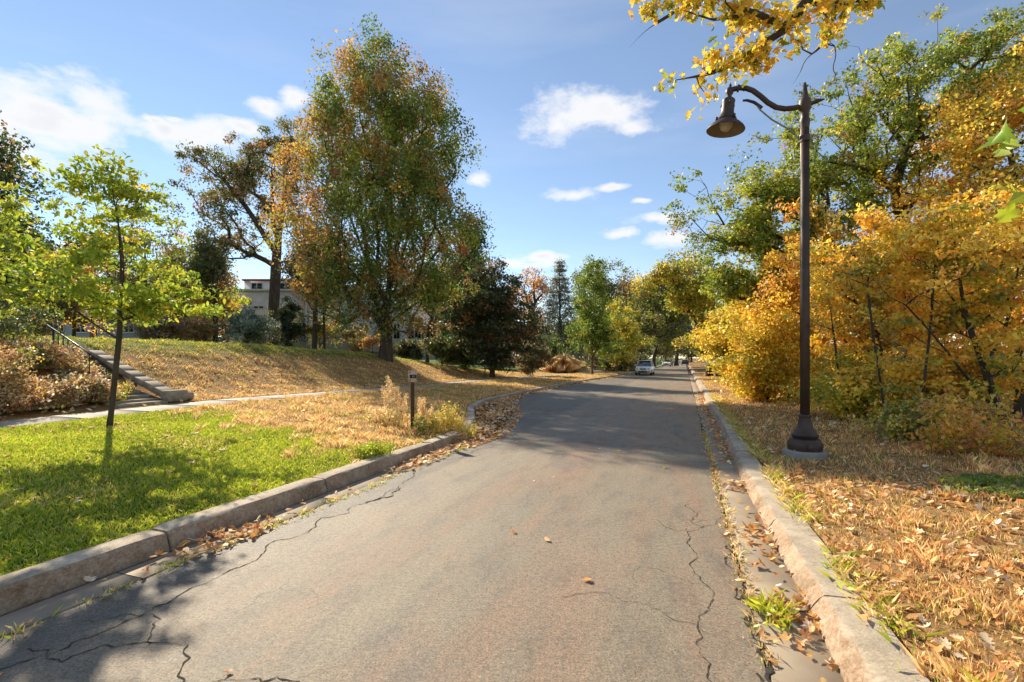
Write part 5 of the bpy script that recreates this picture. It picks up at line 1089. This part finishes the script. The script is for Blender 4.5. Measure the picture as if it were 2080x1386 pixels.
drop(1300, 24, 60, lambda s: tk(s) + .02, lambda s: tk(s) + .6, lambda s, t: .5, .02, 'kerb return', 0., .11)
drop(75, .8, 10, lambda s: -13.2 + 0 * s, lambda s: -5.4 + 0 * s, None, .045, 'lawn', size=.10)
drop(20, 1, 14, lambda s: -4.4 + 0 * s, lambda s: .3 + 0 * s, None, .015, 'road', 0.0, .07)
drop(2600, 7.5, 30, lambda s: sw(s) + .9, lambda s: tk(s) - .3, lambda s, t: np.clip(.35 + .5 * wob(s * 1.4, t * 1.7), .03, 1) * ~lawn_mask(s, t), .05, 'boulevard', size=.10)
drop(3200, 2, 34, lambda s: sw(s) - 5.5, lambda s: sw(s) - .7, lambda s, t: np.clip(.25 + .75 * np.exp((t - (sw(s) - .9)) / 1.2), 0, 1), .05, 'bank', size=.10)
spots = np.array(spots, dtype=object); P = spots[:, :3].astype(float); SZ = spots[:, 4].astype(float); zone = spots[:, 3]
app = SZ / np.maximum(.5, np.linalg.norm(P - (0, 0, CAMZ), axis=1)) * np.where(np.isin(zone, ('lawn', 'road')), 2.5, 1.); app[np.abs(P[:, 0] / P[:, 1]) > 1.06] = 0; app[(P[:, 2] - CAMZ) / P[:, 1] < -.675] = 0
idx = np.argsort(-app)[:295]; single = np.zeros(len(P), bool); single[idx] = True
CW = ['orange tan', 'rust brown', 'light tan', 'pale cream', 'dark brown', 'bright orange', 'whitish']
LAB = {'verge': 'in the straw grass of the right verge', 'right gutter': 'in the gutter against the right kerb', 'left gutter': 'in the gutter under the left kerb', 'kerb return': 'in the litter beyond the left kerb end',
       'lawn': 'on the green lawn', 'road': 'on the bare asphalt', 'boulevard': 'in the dry boulevard grass', 'bank': 'on the left bank'}
for i in idx:
    q = int(rng.choice(len(LEAFM), p=np.array(LIT_P * 2) / 2)); o = link('fallen_leaf', LEAFM[q], None, P[i]); s_ = SZ[i] * 1.15; o.scale = (s_, s_, s_ * (.45 if zone[i] == 'road' else 1.1))
    tl_ = .12 if zone[i] in ('road', 'lawn') else .35; o.rotation_euler = (rng.normal() * tl_, rng.normal() * tl_, rng.uniform(0, 6.28))
    desc = CW[q % 7] + (' star shaped' if q % 4 in (0, 3) else ' wavy edged'); tag(o, desc + ' fallen leaf lying ' + LAB[zone[i]], 'leaf', desc + ' leaves ' + LAB[zone[i]])
rest = P[~single]; sz = SZ[~single]
def litter(P, sz):
    n = len(P); a = rng.uniform(0, 6.28, n); ax = np.stack((np.cos(a), np.sin(a), rng.normal(size=n) * .3), 1); nr = rng.normal(size=(n, 3)) * .45; nr[:, 2] = 1; nr -= ax * (nr * ax).sum(1)[:, None]; nr /= np.linalg.norm(nr, axis=1)[:, None]
    bx = np.cross(nr, ax); L = sz[:, None] * .6; cu = (rng.random((n, 1)) - .25) * .5; V = np.empty((n, 7, 3))
    o = [(0, 0), (-.9, 0), (-.35, .62), (.35, .45), (.95, .05), (.3, -.55), (-.4, -.5)]
    for k, (u, v) in enumerate(o): V[:, k] = P + ax * L * (u + rng.normal(size=(n, 1)) * .1) + bx * L * (v + rng.normal(size=(n, 1)) * .1) + nr * L * (abs(v) * 1.2 * cu + u * u * cu * .6)
    i = np.arange(n)[:, None] * 7; tri = np.concatenate([i + np.array([[0, 1 + k, 1 + (k + 1) % 6]]) for k in range(6)])
    return mesh_np('leaf_litter', V.reshape(-1, 3), [tri], MT['litter'], np.repeat(pal(rng, n, LIT_C, LIT_P), 7, 0))
tag(link('leaf_litter', litter(rest, sz)), 'scattered dry leaf litter on verge, gutters and bank', kind='stuff')

# gutter weeds and edging tufts
def tufts(name, label, centres, n, r, h, w, cols):
    S, T = [], []
    for (a, b_) in centres:
        S.append(a + rng.normal(size=n) * r * 1.6); T.append(b_ + rng.normal(size=n) * r * .6)
    S = np.concatenate(S); T = np.concatenate(T); c = pal(rng, len(S), cols)
    blades(name, label, S, T, h * (.5 + .8 * rng.random(len(S))), np.full(len(S), w), c, rng, .9, z0=-.01)
tufts('gutter_weed', 'small yellowing grass tufts growing in the gutter cracks', [(2.1, -4.58), (2.7, -4.6), (3.3, -4.62), (3.75, -4.6), (4.35, -4.6), (4.5, -4.58), (4.95, -4.55), (5.5, -4.6), (5.8, -4.58), (6.2, -4.55), (6.45, -4.55), (6.9, -4.6), (8.1, -4.6), (8.9, -4.58), (9.6, -4.6)], 60, .08, .05, .006, G_LAWN + G_DRY)
tufts('gutter_weed', 'dry weed line along the right asphalt edge', [(a, .5) for a in np.arange(3.6, 14, .22)], 34, .07, .05, .006, G_DRY + [(.13, .17, .02)])
tufts('gutter_weed', 'green grass tuft sprouting from the leaf heap by the right kerb', [(4.15, .70), (4.25, .62)], 90, .06, .11, .006, G_LAWN)

s, t = region(16000, .5, 26, lambda s: 1.16 + 0 * s, lambda s: 1.45 + 0 * s, rng); k = rng.random(len(s)) < np.clip(.35 + .9 * wob(s * 2.2, s * .7), .02, 1) * np.clip((t - 1.1) / .2, 0, 1); s, t = s[k], t[k]; c = pal(rng, len(s), G_DRY + G_LAWN)
blades('kerb_edge_grass', 'uneven grass fringe creeping over the back of the right kerb', s, t, .09 * (.4 + .9 * rng.random(len(s))), np.full(len(s), .005), c, rng, 1.0, z0=.14)
s, t = region(16000, .5, 10.6, lambda s: tk(s) - .42, lambda s: tk(s) - .32, rng); k = rng.random(len(s)) < np.clip(.5 + .6 * wob(s * 2.2, s * .7), .1, 1); s, t = s[k], t[k]; c = pal(rng, len(s), G_LAWN + G_DRY[:1])
blades('kerb_edge_grass', 'uneven green grass fringe behind the left kerb', s, t, .045 * (.4 + .9 * rng.random(len(s))), np.full(len(s), .006), c, rng, 1.0, z0=.12)

# weeds round the sign post
def weed(name, label, p, h, n, spread, cols, plume=0., group=None, seed=1, ls=.03, stems=7, lean=.15):
    r = np.random.default_rng(seed); root = empty(name, p); tag(root, label, 'weed', group); C = []; cc = []
    for k in range(stems):
        a = r.uniform(0, 6.28); tip = np.array((math.cos(a) * spread * r.random() + lean * h * r.normal() * .6, math.sin(a) * spread * r.random(), h * r.uniform(.6, 1.05))); b0 = np.array((math.cos(a), math.sin(a), 0)) * spread * .3
        MB().tube([b0 - (0, 0, .05), b0 * .6 + tip * .5 + r.normal(size=3) * .02, tip], [.005, .004, .002], 4, False).build('stem', MT['bark_pale'], root)
        m = n // stems; u = (1 - plume) + plume * r.random(m) if plume else .12 + .88 * r.random(m)
        base = b0 + (tip - b0) * u[:, None]; wdt = (.05 if plume else .06) * (1.3 - u)[:, None] * (1 if not plume else 1.0) + .012
        C.append(base + r.normal(size=(m, 3)) * wdt); cc.append(pal(r, m, cols))
    C = np.concatenate(C); V, Fq = leaf_quads(C, ls, r, .2, .4); tag(link('seed_head' if plume else 'foliage', mesh_np('weed_leaves', V, [Fq], MT['leaf'], np.repeat(np.concatenate(cc), 4, 0)), root), kind='stuff')
STRAW = [(.50, .36, .18), (.42, .29, .13), (.58, .45, .25)]; WYEL = [(.42, .32, .05), (.34, .29, .05), (.48, .36, .09)]
for k, (px, Y, h, lab, st_, pl) in enumerate(((797, 12.6, 1.5, 'tallest feathery tan weed plume left of the sign post', 3, .5), (817, 12.4, 1.15, 'second feathery tan plume close left of the sign post', 3, .5), (828, 12.2, .95, 'thin short plume touching the sign post', 1, .4), (852, 12.3, .85, 'short tan plume right of the sign post', 3, .5), (868, 12.2, .75, 'leaning tan plume farther right of the sign post', 3, .5))):
    weed('weed_plume', lab, gnd(px, Y), h, 900 if st_ > 1 else 250, .14 if st_ > 1 else .03, STRAW, pl, 'tan weed plumes round the sign', 200 + k, .035, st_)
for k, (px, Y, h, c, lab) in enumerate(((905, 12.3, .62, WYEL, 'yellow feathery weed clump right of the sign post'), (930, 12.5, .66, WYEL, 'tallest yellow weed clump near the kerb end'), (885, 11.9, .45, WYEL, 'low yellow weed clump below the leaning plume'), (945, 12.2, .42, WYEL, 'outermost yellow weed clump by the kerb end'), (860, 11.6, .38, G_LAWN + BROWN, 'green brown weed at the foot of the sign post'),
                                       (800, 12.2, .45, STRAW + WYEL, 'straw weed clump below the tall plume'), (772, 12.8, .4, STRAW, 'small straw weed clump left of the plumes'), (900, 11.2, .3, BROWN + G_LAWN, 'dark low weed behind the kerb end'), (925, 11.6, .32, BROWN, 'brown tangled weed hanging over the kerb end'), (752, 8.9, .22, G_LAWN, 'leafy green weed at the lawn corner by the kerb'), (762, 9.1, .2, G_LAWN, 'second leafy green weed at the lawn corner by the kerb'))):
    weed('weed', lab, gnd(px, Y), h * 1.15, 1300, .42, c, 0., 'weeds on the boulevard', 230 + k, .05, 18)
for k, (s_, t_, lab) in enumerate(((9.6, -15.9, 'green weed sprouting on the lowest stone step'), (10.2, -16.6, 'yellow weed on the lower stone steps by the cheek wall'), (9.5, -17.2, 'brown weed on the middle stone steps'), (10.1, -18.0, 'dry weed on the upper stone steps'), (11.6, -15.7, 'dry weed at the foot of the cheek wall'))):
    x_, y_ = st2xy(s_, t_); weed('weed', lab, Vector((x_, y_, gz(x_, y_))), .42, 420, .3, (G_LAWN, WYEL, BROWN, STRAW, STRAW)[k], 0., 'weeds on the stone steps', 260 + k, .055, 10)
# tan ornamental grass on the far boulevard
def tuft_thing(label, px, Y, h, n, spread, cols, seed):
    r = np.random.default_rng(seed); p = gnd(px, Y); root = empty('ornamental_grass', p); tag(root, label, 'grass', 'tan ornamental grasses'); a = r.uniform(0, 6.28, n); q = np.abs(r.normal(size=n)); hh = h * (.6 + .5 * r.random(n))
    V = np.empty((n, 4, 3)); ox, oy = np.cos(a) * spread * .25 * r.random(n), np.sin(a) * spread * .25 * r.random(n); w = .03
    V[:, 0] = np.stack((ox - w, oy, 0 * ox), 1); V[:, 1] = np.stack((ox + w, oy, 0 * ox), 1); V[:, 2] = np.stack((ox + np.cos(a) * spread * q * .4 + w, oy + np.sin(a) * spread * q * .4, hh * .75), 1); V[:, 3] = np.stack((ox + np.cos(a) * spread * q * .8, oy + np.sin(a) * spread * q * .8, hh * (1 - .2 * q)), 1)
    tag(link('blades', mesh_np('blades', V.reshape(-1, 3), [np.arange(4 * n).reshape(n, 4)], MT['grass'], np.repeat(pal(r, n, cols), 4, 0)), root), kind='stuff')
tuft_thing('large tan ornamental grass left of the green street tree', 1143, 58., 2.3, 1500, 1.2, STRAW, 5); tuft_thing('smaller tan ornamental grass beside the large one', 1164, 59., 1.8, 1000, .9, STRAW, 6); tuft_thing('low tan ornamental grass nearest the dull round bush', 1122, 57., 1.3, 800, .8, STRAW, 7)
